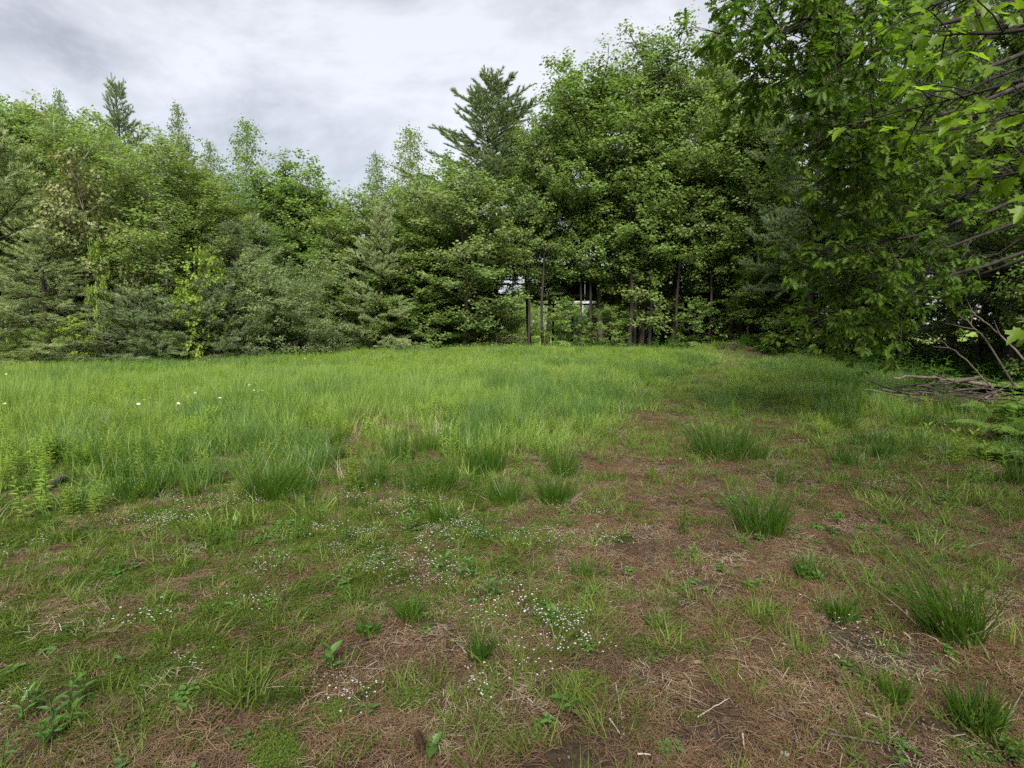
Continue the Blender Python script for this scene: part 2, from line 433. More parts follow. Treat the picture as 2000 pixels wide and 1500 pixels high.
def moss_w(x, y):
    a = sstep(0.40, 0.68, 0.5 * vnoise(x, y, 1.5, 77, 3) + 0.5 * vnoise(x, y, 7.0, 78, 2) + 0.20 * sstep(0.6, -1.2, x - 0.05 * y) - 0.085)
    return a * sstep(8.0, 5.0, y) * (1 - 0.9 * worn(x, y)) * (1 - 0.7 * sstep(0.4, 1.6, x))
g = Geo()
ny, nx = X.shape
ii = (np.arange(ny - 1)[:, None] * nx + np.arange(nx - 1)[None]).ravel()
g.add(np.stack([X, Y, Z], -1).reshape(-1, 3), np.stack([ii, ii + 1, ii + nx + 1, ii + nx], -1))
me = g.mesh("ground", ground_mat())
MO = moss_w(X, Y) * 0.85
LA = np.maximum(sstep(44, 50, Y), (1 - mound(X, Y)) * (1 - 0.6 * worn(X, Y)) * sstep(0.0, 2.0, inside(X, Y)) * sstep(6.5, 12, Y + 4 * (vnoise(X, Y, 0.8, 43, 3) - 0.5)) * 0.8)
for nm, arr in (("moss", MO), ("lawn", LA)):
    a = me.attributes.new(nm, 'FLOAT', 'POINT'); a.data.foreach_set("value", arr.ravel().astype(np.float32))
ground = tag(obj("ground", me), kind='structure')
ground['label'] = 'needle littered mossy ground rising into the meadow'

# ------------------------------------------------------------------ trees
def grow(p, d, L, nseg, wob, up, r):
    pts = [np.array(p, float)]; d = np.array(d, float); st = L / nseg
    for _ in range(nseg):
        d = d + r.normal(0, wob, 3); d[2] += up; d /= np.linalg.norm(d)
        pts.append(pts[-1] + d * st)
    return np.array(pts)
def along(pts, t):
    k = t * (len(pts) - 1); i = min(int(k), len(pts) - 2); f = k - i
    return pts[i] * (1 - f) + pts[i + 1] * f, norm(pts[i + 1] - pts[i])
def perp_turn(d, ang, roll, r):
    d = norm(np.asarray(d, float))
    ref = np.array([0, 0, 1.0]) if abs(d[2]) < 0.9 else np.array([1.0, 0, 0])
    u = norm(np.cross(d, ref)); w = np.cross(u, d)
    return math.cos(ang) * d + math.sin(ang) * (math.cos(roll) * u + math.sin(roll) * w)

def leaf_cloud(tw, r, per, spread, size, layered, droop):
    """Twig samples (n,3)+(n,3) -> leaf arrays."""
    P0 = np.array([t[0] for t in tw]); D0 = np.array([t[1] for t in tw])
    P = np.repeat(P0, per, 0); D = np.repeat(D0, per, 0); n = len(P)
    P = P + r.normal(0, spread, (n, 3)) * np.array([1, 1, 0.85])
    az = r.uniform(0, TAU, n)
    ax = np.stack([np.cos(az), np.sin(az), np.zeros(n)], 1) * 0.9 + D * 0.5
    ax[:, 2] -= droop + r.normal(0, 0.25, n)
    outw = norm(P * np.array([1, 1, 0]) + 1e-4)
    ax = ax + outw * 0.45
    N = np.stack([np.zeros(n), np.zeros(n), np.ones(n)], 1) * 0.75 + outw * 0.55 + r.normal(0, layered, (n, 3))
    S = size * r.uniform(0.65, 1.25, n)
    return P, ax, N, S

def broadleaf(seed, H, R, base, tr, nprim, leaf, lsize, per, mat_b, mat_l, up0=12, up1=62, shape=1.0, layered=0.45, droop=0.2, stems=1, spread=0.10, sec=1.0, gapf=0.0, lean=0.0, cone=False):
    r = np.random.default_rng(seed)
    gt, gl = Geo(), Geo(); tw = []
    trunks = []
    for s in range(stems):
        az = r.uniform(0, TAU)
        d0 = np.array([math.cos(az) * (0.28 if stems > 1 else lean), math.sin(az) * (0.28 if stems > 1 else lean), 1.0])
        p0 = np.array([math.cos(az), math.sin(az), 0]) * (0.15 if stems > 1 else 0)
        T = grow(p0 - np.array([0, 0, 0.25]), norm(d0), H * 0.93, 14, 0.035, 0.02, r)
        rad = tr * (1 - np.linspace(0, 1, 15) ** 0.9 * 0.93) * (1 if s == 0 else 0.8)
        rad[0] *= 1.45; rad[1] *= 1.08
        tube(gt, T, rad, 8)
        trunks.append((T, rad))
    ga = 0
    for i in range(nprim):
        T, rad = trunks[i % stems]
        t = ((i + r.uniform(0, 0.8)) / nprim)
        if r.random() < gapf: continue
        tt = base / H + (1 - base / H) * t
        p, td = along(T, min(tt, 0.985))
        env = R * (math.sin(math.pi * (0.12 + 0.80 * t ** 0.8)) ** (0.8 * shape)) * r.uniform(0.72, 1.12)
        if cone: env = R * (1.02 - t) ** 0.65 * min(1, 0.55 + 2.5 * t) * r.uniform(0.7, 1.15)
        el = math.radians(up0 + (up1 - up0) * t + r.normal(0, 7))
        ga += 2.4 + r.normal(0, 0.35)
        d = np.array([math.cos(ga) * math.cos(el), math.sin(ga) * math.cos(el), math.sin(el)])
        L = max(0.5, env / max(0.35, math.cos(el)))
        L = min(L, R * 1.5)
        B = grow(p, d, L, 7, 0.10, 0.03 if t > 0.25 else -0.005, r)
        r0 = min(tr * 0.42, 0.012 + L * 0.013)
        tube(gt, B, np.linspace(r0, 0.006, 8), 5, cap=False)
        ns = max(4, int(L * 3.1 * sec))
        for j in range(ns):
            s = 0.16 + 0.84 * (j + r.uniform(0, 0.7)) / ns
            q, bd = along(B, min(s, 1.0))
            ang = math.radians(r.uniform(35, 65)) if s < 0.92 else 0.2
            roll = (0 if j % 2 else math.pi) + r.normal(0, 0.55)
            sd_ = perp_turn(bd, ang, roll, r)
            l2 = (0.5 * L * (1.05 - s) + 0.32) * r.uniform(0.6, 1.15)
            l2 = min(l2, 1.7)
            S = grow(q, sd_, l2, 4, 0.14, 0.0, r)
            tube(gt, S, np.linspace(max(0.006, r0 * 0.35), 0.003, 5), 3, cap=False)
            nt = max(2, int(l2 / 0.20))
            for k in range(nt):
                u = (k + 1) / nt
                w, wd = along(S, u)
                td2 = perp_turn(wd, math.radians(r.uniform(20, 65)), r.uniform(0, TAU), r)
                td2[2] *= 0.6
                e_ = w + td2 * r.uniform(0.08, 0.3)
                tw.append((e_, td2))
    P, ax, N, S = leaf_cloud(tw, r, per, spread, lsize, layered, droop)
    leaves(gl, P, ax, N, S, leaf)
    return gt.mesh("trunk", mat_b), gl.mesh("crown", mat_l, smooth=False)

def needle_tufts(g, P, D, r, per=11, L=0.12, w=0.007, cone=0.75):
    n = len(P); P = np.repeat(P, per, 0); D = np.repeat(norm(D), per, 0); m = n * per
    d = norm(D + r.normal(0, cone, (m, 3)) * 0.62 + np.array([0, 0, 0.12]))
    side = norm(np.cross(d, r.normal(0, 1, (m, 3))))
    P = P + D * r.uniform(-0.10, 0.02, (m, 1))
    LL = L * r.uniform(0.7, 1.2, (m, 1))
    V = np.stack([P - side * w * 0.5, P + side * w * 0.5, P + d * LL], 1).reshape(-1, 3)
    f = np.arange(m * 3).reshape(-1, 3)
    g.add(V, f)

def pine(seed, H, R, base, tr, mat_b, mat_l, whorl=0.55, nb=5, irregular=0.3, per=10, L=0.17, w=0.024, droop=0.0, tip=1.0, step=0.085, power=0.72, rise=0):
    r = np.random.default_rng(seed)
    gt, gl = Geo(), Geo(); P, D = [], []
    T = grow((0, 0, -0.3), (0, 0, 1), H + 0.3, 16, 0.012, 0.01, r)
    rad = tr * (1 - np.linspace(0, 1, 17) * 0.96); rad[0] *= 1.3
    tube(gt, T, rad, 9)
    z = base
    while z < H * 0.985:
        t = (z - base) / (H - base)
        off = r.uniform(0, TAU)
        n = nb + r.integers(-1, 2)
        for i in range(n):
            if r.random() < irregular * 0.35: continue
            az = off + i * TAU / n + r.normal(0, 0.2)
            env = R * (1 - t) ** power * (0.55 + 0.45 * min(1, t * 5 + 0.5)) + 0.30
            Lb = env * r.uniform(1 - irregular, 1 + irregular * 0.6)
            el = math.radians(-6 + rise * t + 62 * t ** 1.6 - droop + r.normal(0, 6))
            d = np.array([math.cos(az) * math.cos(el), math.sin(az) * math.cos(el), math.sin(el)])
            p, _ = along(T, min(1, (z + 0.3 + r.uniform(-.08, .08)) / (H + 0.3)))
            B = grow(p, d, Lb, 7, 0.05, 0.035, r)
            tube(gt, B, np.linspace(min(tr * 0.4, 0.01 + 0.011 * Lb), 0.005, 8), 4, cap=False)
            ns = max(3, int(Lb * 6.5))
            for j in range(ns + 1):
                s = min(1.0, 0.22 + 0.80 * (j + r.uniform(0, 0.6)) / ns)
                q, bd = along(B, s)
                l2 = (0.34 * Lb * (1.12 - s) + 0.16) * r.uniform(0.6, 1.2)
                sd_ = perp_turn(bd, math.radians(r.uniform(35, 58)) if j < ns else 0.05, (0 if j % 2 else math.pi) + r.normal(0.15, 0.35), r)
                S = grow(q, sd_, l2, 3, 0.06, 0.05, r)
                if l2 > 0.3: tube(gt, S, np.linspace(0.006, 0.003, 4), 3, cap=False)
                k = max(2, int(l2 / step))
                for u in np.linspace(0.25, 1, k):
                    w_, wd = along(S, u); P.append(w_); D.append(wd + np.array([0, 0, 0.25]))
        z += whorl * r.uniform(0.8, 1.2) * (1.0 - 0.35 * t)
    tipp = T[-1]
    for u in np.linspace(0, 0.5, 6): P.append(tipp - np.array([0, 0, u])); D.append(np.array([0, 0, 1.0]))
    needle_tufts(gl, np.array(P), np.array(D), r, per, L, w)
    return gt.mesh("trunk", mat_b), gl.mesh("crown", mat_l, smooth=False)

PROTO = {}
B_ = M['bark']
PROTO['maple_a'] = broadleaf(11, 16, 3.9, 3.0, 0.20, 34, MAPLE_FAR, 0.135, 24, B_, M['maple'], spread=0.17, layered=0.65)
PROTO['maple_b'] = broadleaf(12, 16, 4.3, 4.6, 0.19, 30, MAPLE_FAR, 0.135, 22, B_, M['maple'], spread=0.16, shape=0.8, gapf=0.05)
PROTO['maple_c'] = broadleaf(13, 11, 3.0, 1.2, 0.14, 32, MAPLE_FAR, 0.13, 22, B_, M['maple'], spread=0.15)
PROTO['aspen'] = broadleaf(14, 13, 1.9, 3.0, 0.11, 30, DIAMOND, 0.105, 24, M['bark_pale'], M['aspen'], up0=35, up1=75, spread=0.13, layered=0.9, gapf=0.06)
PROTO['poplar'] = broadleaf(31, 13, 1.5, 1.8, 0.10, 50, DIAMOND, 0.115, 12, M['bark_pale'], M['aspen'], up0=38, up1=72, spread=0.13, layered=0.9, cone=True, gapf=0.16)
PROTO['birch'] = broadleaf(15, 11, 2.6, 2.0, 0.09, 34, DIAMOND, 0.11, 23, M['bark_pale'], M['spring'], up0=25, up1=65, spread=0.13, layered=0.8)
PROTO['sapling'] = broadleaf(16, 4.2, 1.5, 0.4, 0.04, 18, MAPLE_FAR, 0.13, 14, B_, M['lime'], up0=8, up1=50, spread=0.08, layered=0.3)
PROTO['sparse'] = broadleaf(17, 7.5, 2.3, 3.2, 0.07, 15, MAPLE_FAR, 0.14, 18, B_, M['maple_red'], up0=10, up1=45, spread=0.13, layered=0.3)
PROTO['shrub'] = broadleaf(18, 4.0, 2.4, 0.3, 0.05, 40, DIAMOND, 0.10, 24, B_, M['willow'], up0=5, up1=65, stems=5, spread=0.11, layered=0.8)
PROTO['slender'] = broadleaf(19, 13, 2.1, 5.0, 0.11, 22, MAPLE_FAR, 0.135, 17, M['bark_dark'], M['maple'], up0=20, up1=60, spread=0.14, gapf=0.1)
PROTO['pine_a'] = pine(21, 15, 3.4, 2.0, 0.24, M['bark_dark'], M['pine'], per=18)
PROTO['pine_b'] = pine(22, 9.5, 3.4, 0.6, 0.17, M['bark_dark'], M['pine_pale'], per=20, whorl=0.78, nb=6, irregular=0.35)
PROTO['pine_c'] = pine(23, 4.2, 1.9, 0.25, 0.07, M['bark_dark'], M['pine_blue'], per=20, whorl=0.55, nb=6, irregular=0.3)
PROTO['pine_d'] = pine(24, 17, 4.0, 3.5, 0.26, M['bark_dark'], M['pine'], per=24, irregular=0.62, whorl=0.55, nb=6, power=0.55, rise=14)

def size_of(me):
    v = np.empty(len(me.vertices) * 3, np.float32); me.vertices.foreach_get("co", v); v = v.reshape(-1, 3)
    return float(v[:, 2].max()), 2.0 * float(np.percentile(np.hypot(v[:, 0], v[:, 1]), 93))
def lean_of(me):
    v = np.empty(len(me.vertices) * 3, np.float32); me.vertices.foreach_get("co", v); v = v.reshape(-1, 3)
    t = v[v[:, 2] > 0.96 * v[:, 2].max()].mean(0); return math.atan2(t[1], t[0])
LEAN = {k: lean_of(c) for k, (t, c) in PROTO.items()}
SIZE = {k: size_of(c) for k, (t, c) in PROTO.items()}
def tree(kind, name, loc, H=None, rz=0.0, wide=1.0, label=None, cat='tree', group=None, mat=None, bark=None, width=None):
    tm, cm = PROTO[kind]
    H0, W0 = SIZE[kind]
    s = (H or H0) / H0
    k = s * wide if width is None else width / W0
    root = empty(name, (loc[0], loc[1], tz(loc[0], loc[1])), rz, (k, k, s))
    t = obj('trunk', tm, root); c = obj('crown', cm, root)
    if mat: setmat(c, M[mat])
    if bark: setmat(t, M[bark])
    return tag(root, label, cat, group)

def tp(px, depth, top=None):
    """Foot of a tree seen in column px at that depth, and its height if its tip is seen at row top."""
    x = (px - 1000) / F * depth * 1.0
    if top is None: return (x, depth), None
    z = at(px, top, depth)[2]
    return (x, depth), z - tz(x, depth)

# kind, object name, column, depth, tip row (or None), width factor, material, bark, label
TREES = [
 ('pine_b', 'white_pine', 5, 22.5, 195, 1.15, 'pine_pale', None, 'tall pale soft-needled pine at the left edge of the photo'),
 ('pine_b', 'white_pine', 100, 21.8, 440, 1.35, 'pine_pale', None, 'short wide pale pine with layered boughs in front of the leftmost tall pine'),
 ('sparse', 'maple_tree', 172, 22.6, 272, 1.0, 'bronze', None, 'slim tree with bronze pink young leaves on the left'),
 ('sapling', 'maple_sapling', 255, 22.9, 480, 0.9, 'bronze', None, 'small bronze leaved sapling right of the tall bronze tree'),
 ('maple_b', 'leafy_tree', 90, 27, 165, 0.9, 'spring', None, 'tall bright green tree behind the pale pine on the left'),
 ('maple_a', 'leafy_tree', -40, 30, 170, 0.9, 'maple', None, 'dark green tree behind the pale pine at the far left edge'),
 ('maple_a', 'leafy_tree', 190, 29, 185, 0.8, 'spring', None, 'bright green tree between the leftmost trees and the spiky pine top'),
 ('pine_a', 'white_pine', 265, 34, 150, 0.7, 'pine', None, 'distant pine with a spiky tip rising above the left trees'),
 ('birch', 'birch_tree', 318, 24.6, 235, 1.0, 'spring', 'bark_pale', 'birch with a thin white trunk and bright green leaves on the left'),
 ('birch', 'birch_tree', 240, 26, 250, 1.0, 'aspen', 'bark_pale', 'leafy birch left of the white trunked birch'),
 ('poplar', 'aspen_tree', 356, 30, 185, 0.62, 'aspen', None, 'slender sparse aspen whose thin tip stands alone against the sky'),
 ('birch', 'birch_tree', 405, 26.5, 330, 1.1, 'spring', None, 'bright green birch between the white trunk and the columnar aspen'),
 ('poplar', 'aspen_tree', 478, 31, 212, 1.0, 'maple', None, 'columnar green aspen left of the gap of open sky'),
 ('maple_c', 'maple_tree', 590, 33, 280, 0.72, 'maple', None, 'domed maple with bare lower stems beside the gap of open sky'),
 ('aspen', 'aspen_tree', 525, 27.5, 420, 0.9, 'aspen', None, 'short pale leaved aspen in front of the columnar aspen'),
 ('maple_c', 'maple_tree', 640, 33, 395, 1.0, 'maple', None, 'low dark maple filling the dip in the treeline'),
 ('sapling', 'maple_sapling', 395, 22.8, 470, 1.1, 'lime', None, 'yellow-green sapling in front of the birches'),
 ('sapling', 'maple_sapling', 205, 21.6, 450, 0.45, 'lime', None, 'narrow yellow-green sapling among the pale pine boughs'),
 ('sapling', 'maple_sapling', 150, 20.9, 610, 0.7, 'lime', None, 'small yellow-green sapling low at the foot of the left pines'),
 ('sapling', 'maple_sapling', 360, 22.0, 555, 0.8, 'lime', None, 'yellow-green sapling between the low blue-green pines'),
 ('pine_c', 'young_pine', 265, 21.8, 555, 1.5, 'pine_blue', None, 'young pine with wide boughs near the two thin bare stems on the left'),
 ('pine_c', 'young_pine', 345, 22.3, 575, 1.3, 'pine_blue', None, 'young blue-green pine left of the brightest sapling'),
 ('pine_c', 'young_pine', 425, 23.0, 535, 1.2, 'pine_blue', None, 'upright blue-green pine just left of the pale round shrub'),
 ('pine_a', 'white_pine', 455, 25.5, 430, 0.8, 'pine_blue', None, 'dull green pine behind the pale round shrub'),
 ('shrub', 'willow_shrub', 585, 24.6, 480, 1.15, 'willow', None, 'large pale green rounded shrub at the meadow edge'),
 ('shrub', 'willow_shrub', 505, 24.3, 570, 1.0, 'willow', None, 'smaller pale shrub joined to the left side of the large round shrub'),
 ('pine_c', 'young_pine', 655, 26.0, 645, 1.4, 'pine_blue', None, 'tiny pine beneath the right side of the pale round shrub'),
 ('maple_c', 'maple_tree', 745, 31, 330, 0.95, 'maple_red', None, 'round topped maple right of the gap of open sky'),
 ('poplar', 'aspen_tree', 798, 36.5, 228, 1.0, 'spring', None, 'pale aspen top rising behind the round maples left of the tall pine'),
 ('poplar', 'aspen_tree', 735, 36, 285, 0.8, 'aspen', None, 'thin aspen tip just left of the pale aspen top'),
 ('maple_c', 'maple_tree', 905, 30.3, 285, 0.95, 'maple_red', None, 'maple with bronze tinted crown in front of the tall pine'),
 ('maple_c', 'maple_tree', 820, 30.6, 400, 1.0, 'maple', None, 'lower green maple between the two round topped maples'),
 ('maple_c', 'maple_tree', 690, 31, 455, 0.9, 'maple', None, 'dark low maple right of the pale round shrub'),
 ('pine_d', 'white_pine', 968, 35.5, 112, 0.95, 'pine', None, 'tall pine with jagged tip in the middle of the treeline'),
 ('maple_b', 'maple_tree', 1068, 35, 180, 0.62, 'maple', None, 'narrow maple just right of the tall pine'),
 ('maple_b', 'maple_tree', 1175, 34, 80, 0.85, 'maple', None, 'tallest maple right of the pine in the middle'),
 ('maple_b', 'maple_tree', 1315, 34.5, 72, 0.85, 'maple_red', None, 'tall maple with bronze tinted crown top right of centre'),
 ('maple_b', 'maple_tree', 1425, 31, 165, 0.75, 'spring', 'bark_dark', 'bright leaved maple with a thick dark trunk near the bare mound'),
 ('pine_d', 'white_pine', 1395, 38, 30, 0.75, 'pine', None, 'distant pine whose top shows left of the overhanging oak branches'),
 ('pine_d', 'white_pine', 1575, 25, -120, 0.75, 'pine', None, 'tall dark pine between the maples and the overhanging oak'),
 ('slender', 'maple_tree', 1033, 32.2, 230, 0.85, 'maple_red', 'bark_dark', 'slender maple with small bronze leaves left of the billboard'),
 ('slender', 'maple_tree', 1060, 32.0, 230, 0.7, 'maple', 'bark_dark', 'straight dark trunk beside the gap left of the billboard posts'),
 ('slender', 'maple_tree', 1130, 33.0, 250, 0.9, 'maple', 'bark_dark', 'slender maple in front of the left half of the billboard'),
 ('slender', 'maple_tree', 1155, 32.4, 240, 0.8, 'maple', None, 'thin maple in front of the middle of the billboard'),
 ('slender', 'maple_tree', 1238, 32.2, 260, 0.9, 'maple', 'bark_dark', 'twin looking dark stem right of the billboard'),
 ('slender', 'maple_tree', 1268, 31.6, 250, 0.9, 'maple', None, 'grey stemmed slender maple right of the billboard'),
 ('slender', 'maple_tree', 1322, 31.6, 240, 0.9, 'maple', 'bark_dark', 'slender maple left of the thick dark trunk'),
 ('slender', 'maple_tree', 1382, 30.8, 280, 0.8, 'maple', None, 'thin maple close left of the thick dark trunk'),
 ('slender', 'maple_tree', 1462, 28.4, 520, 0.4, 'maple', 'deadwood', 'thin pale sapling stem standing at the bare brown mound'),
 ('slender', 'maple_tree', 965, 31.6, 420, 0.8, 'maple', None, 'slender maple at the foot of the tall middle pine'),
 ('sapling', 'maple_sapling', 1095, 31.4, 575, 1.1, 'maple', None, 'low leafy maple sapling under the left end of the billboard'),
 ('sapling', 'maple_sapling', 1200, 31.3, 590, 1.0, 'maple', None, 'low leafy maple sapling under the right end of the billboard'),
 ('sapling', 'maple_sapling', 845, 30.0, 560, 1.2, 'maple', None, 'dark leafy sapling at the foot of the middle maples'),
 ('sapling', 'maple_sapling', 765, 29.5, 575, 1.3, 'maple', None, 'leafy sapling at the meadow edge left of centre'),
 ('maple_c', 'maple_tree', 1530, 27.5, 420, 0.8, 'maple', None, 'dark maple behind the tip of the lowest oak branch'),
]
TREES += [
 ('maple_c', 'maple_tree', 545, 33, 292, 1, 'maple', None, 'green maple joining the columnar aspen to the domed maple'),
 ('birch', 'birch_tree', 440, 29, 300, 1, 'aspen', None, 'pale birch crown just left of the columnar aspen'),
 ('maple_c', 'maple_tree', 625, 34, 330, 1, 'spring', None, 'light green maple crown on the left side of the sky notch'),
 ('maple_c', 'maple_tree', 850, 34, 300, 1, 'maple', None, 'green maple crown close left of the tall middle pine'),
 ('maple_b', 'leafy_tree', 30, 26, 190, 1, 'aspen', None, 'greyish green tree behind the leftmost pale pine'),
 ('birch', 'birch_tree', 150, 25.5, 215, 1, 'spring', None, 'bright birch behind the bronze leaved tree'),
 ('maple_c', 'maple_tree', 1480, 32, 200, 1, 'maple', None, 'green maple between the bright leaved maple and the dark pine'),
 ('maple_c', 'maple_tree', 1250, 33.5, 200, 1, 'spring', None, 'lighter maple filling the space between the two tallest maples'),
 ('sapling', 'maple_sapling', 1350, 30.4, 575, 1, 'maple', None, 'leafy sapling left of the thick dark trunk'),
 ('sapling', 'maple_sapling', 1490, 28.6, 560, 1, 'maple', None, 'leafy sapling behind the bare brown mound'),
 ('sapling', 'maple_sapling', 1545, 26.0, 590, 1, 'maple', None, 'dark leafy sapling right of the bare brown mound'),
 ('sapling', 'maple_sapling', 925, 30.4, 580, 1, 'maple', None, 'leafy sapling left of the dark earth bank'),
 ('shrub', 'willow_shrub', 720, 29.2, 570, 1, 'maple', None, 'dark bushy shrub right of the leaning pale stem'),
 ('shrub', 'willow_shrub', 60, 21.0, 625, 1, 'spring', None, 'low bush at the foot of the leftmost pine'),
 ('shrub', 'willow_shrub', 320, 21.8, 640, 1, 'willow', None, 'low bush at the meadow edge below the white trunked birch'),
 ('slender', 'maple_tree', 1446, 29.8, 150, 1, 'maple', 'bark_dark', 'stout dark trunk just left of the thin pale sapling by the bare mound'),
 ('slender', 'maple_tree', 1228, 31.2, 170, 1, 'maple', 'bark_dark', 'stout dark trunk right of the billboard'),
 ('poplar', 'aspen_tree', 132, 28, 158, 1, 'aspen', None, 'pointed aspen tip above the bronze leaved tree'),
 ('poplar', 'aspen_tree', 415, 29, 262, 1, 'maple_red', None, 'small pointed aspen between the lone thin tip and the columnar aspen'),
]
WIDTH = [320, 250, 170, 60, 250, 260, 230, 170, 230, 220, 80, 190, 135, 210, 140, 200, 110, 45, 70, 85, 200, 160, 150, 200, 215, 140, 70, 200, 130, 90, 225, 200, 180, 310, 190, 300, 280, 230, 190, 210, 115, 115, 115, 115, 115, 115, 115, 115, 115, 115, 110, 100, 130, 140, 180, 210, 160, 190, 200, 240, 190, 200, 210, 110, 130, 130, 120, 130, 110, 100, 190, 170, 75, 75]   # crown widths in frame pixels
for i, (k, nm, px_, dp, top, wd, mt, bk, lab) in enumerate(TREES):
    xy, H = tp(px_, dp, top)
    tree(k, nm, xy, H, (math.pi / 2 - LEAN[k]) if k in ('aspen', 'poplar', 'birch', 'pine_d', 'maple_c') and px_ in (356, 478, 798, 735, 318, 968, 590, 62, 132, 225, 415) else (i * 2.399) % TAU, wd / 1.0 * (1.0), lab, 'shrub' if 'shrub' in nm else 'tree', None, mt, bk, WIDTH[i] / F * dp)

# woods further back: left, centre, right
BACK = [('maple_a', -27, 26, 12), ('pine_a', -23, 30, 13), ('pine_a', -18, 33, 12), ('maple_c', -21.5, 26, 9), ('pine_b', -16.5, 26.5, 7.5), ('pine_b', -12.6, 28, 7),
        ('maple_c', -10.5, 33, 9), ('pine_b', -9.4, 30.5, 6.5), ('maple_c', -7.2, 35, 9.5), ('pine_b', -5.0, 34, 8.5), ('pine_b', -2.4, 33.6, 8), ('pine_b', -7.2, 32.5, 6.5), ('maple_c', -3.6, 38, 12),
        ('maple_b', 1.2, 39, 14), ('maple_b', 9.2, 38, 17), ('maple_a', 14.5, 36, 18), ('pine_a', 17, 30, 16)] + [(('pine_b', 'maple_c', 'pine_b')[i % 3], -31 + i * 2.15 + ((i * 37) % 10) * 0.1, 29 + ((i * 53) % 11) * 0.9, 6.2 + ((i * 29) % 7) * 0.35) for i in range(13)]
for i, (k, x, y, H) in enumerate(BACK):
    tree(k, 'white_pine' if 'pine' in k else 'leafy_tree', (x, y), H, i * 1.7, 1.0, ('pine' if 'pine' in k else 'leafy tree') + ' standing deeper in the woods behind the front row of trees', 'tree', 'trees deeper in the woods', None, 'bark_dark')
RIGHT = [('pine_d', 14.0, 21, 16), ('maple_b', 16.5, 17.5, 14), ('pine_a', 13.2, 15.0, 14), ('maple_a', 18.5, 13, 15), ('pine_b', 14.6, 11.6, 9), ('maple_c', 12.3, 12.6, 8),
         ('pine_a', 16.0, 8.6, 14), ('maple_c', 14.2, 17.4, 9), ('pine_b', 18.5, 24, 12), ('maple_c', 12.2, 19.2, 7), ('pine_d', 20, 18, 17), ('maple_c', 15, 24, 11), ('pine_b', 19, 8.0, 10), ('pine_b', 24, 22, 12), ('maple_a', 23, 28, 16), ('pine_b', 23, 14, 12), ('pine_b', 22, 9, 10), ('pine_a', 27, 18, 15), ('maple_c', 21, 33, 12), ('pine_b', 16.8, 27, 9), ('pine_b', 21.5, 19.5, 7), ('shrub', 18.2, 15.6, 4), ('shrub', 17.4, 19.0, 4), ('pine_b', 26, 24, 8), ('shrub', 15.8, 13.8, 3.5), ('pine_b', 25, 28.5, 8), ('shrub', 20.5, 17.5, 4.5)]
for i, (k, x, y, H) in enumerate(RIGHT):
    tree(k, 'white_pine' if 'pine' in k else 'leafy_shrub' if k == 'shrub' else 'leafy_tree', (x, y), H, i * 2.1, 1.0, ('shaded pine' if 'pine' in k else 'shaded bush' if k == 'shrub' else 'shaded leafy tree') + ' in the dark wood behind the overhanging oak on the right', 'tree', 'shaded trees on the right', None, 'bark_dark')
MID = [('maple_c', 7.6, 39.5, 7), ('pine_b', 10.2, 38.5, 7), ('maple_c', 12.4, 37.5, 7.5), ('pine_b', 13.6, 39.5, 8), ('maple_c', 16.2, 40, 8), ('maple_c', -1.6, 38.2, 6), ('pine_b', 9.0, 42, 7), ('pine_b', 15.0, 34.5, 6), ('maple_c', 9.5, 44, 8), ('shrub', 11.8, 40, 5), ('maple_c', 14.5, 42, 9), ('shrub', 8.4, 47, 5), ('maple_c', 17.5, 38, 9), ('shrub', 15.3, 36.5, 5), ('pine_b', 19.5, 35, 8), ('maple_c', 13, 50, 9),
       ('shrub', -1.2, 43, 4.5), ('maple_c', -3.6, 44, 8), ('pine_b', -6.2, 41, 8), ('shrub', 6.5, 45, 4), ('maple_c', 22, 40, 10), ('shrub', 5.0, 50, 4), ('maple_c', -9, 46, 9)]
for i, (k, x, y, H) in enumerate(MID):
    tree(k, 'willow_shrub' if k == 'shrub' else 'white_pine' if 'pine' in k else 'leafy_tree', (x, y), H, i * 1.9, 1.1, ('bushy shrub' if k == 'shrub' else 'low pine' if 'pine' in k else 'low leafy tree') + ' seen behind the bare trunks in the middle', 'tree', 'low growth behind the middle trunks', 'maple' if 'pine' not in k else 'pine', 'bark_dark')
for i, (k, x, y, H) in enumerate([('pine_b', -3.2, -5.4, 9.5), ('pine_b', 2.4, -5.6, 10), ('pine_b', -8.6, -5.0, 9), ('pine_a', 7.0, -3.4, 12), ('maple_c', -13.5, -3.0, 9)]):
    tree(k, 'white_pine' if 'pine' in k else 'leafy_tree', (x, y), H, i * 1.9, 1.0, 'tree standing behind the viewpoint that shades the foreground', 'tree', 'trees behind the viewpoint')
FAR = [('maple_c', -9, 78, 9), ('shrub', 1.8, 62, 5), ('shrub', 6.2, 66, 5), ('maple_c', 2.5, 88, 10), ('maple_c', 14, 84, 10), ('maple_c', 26, 80, 11), ('maple_c', -22, 80, 10), ('maple_c', 8.0, 90, 9), ('shrub', 13, 60, 4.5), ('maple_c', 20, 92, 11), ('maple_c', 38, 84, 12), ('maple_c', 0, 95, 9), ('maple_c', -14, 92, 10), ('maple_c', 32, 95, 12), ('maple_c', 5, 100, 10), ('maple_c', 48, 80, 12), ('maple_c', -30, 85, 11), ('maple_c', 34, 37, 11), ('maple_c', 29, 33, 10), ('maple_c', 42, 46, 12), ('maple_c', 36, 30, 11), ('maple_c', 44, 36, 12), ('maple_c', 50, 52, 12), ('maple_c', 31, 24, 10), ('maple_c', 28, 42, 11), ('maple_c', 60, 66, 13)]
for i, (k, x, y, H) in enumerate(FAR):
    tree(k, 'willow_shrub' if k == 'shrub' else 'leafy_tree', (x, y), H, i * 1.3, 1.2, ('bright bush' if k == 'shrub' else 'bright leafy tree') + ' beyond the wood, glimpsed between the trunks', 'tree', 'greenery beyond the wood', 'spring')

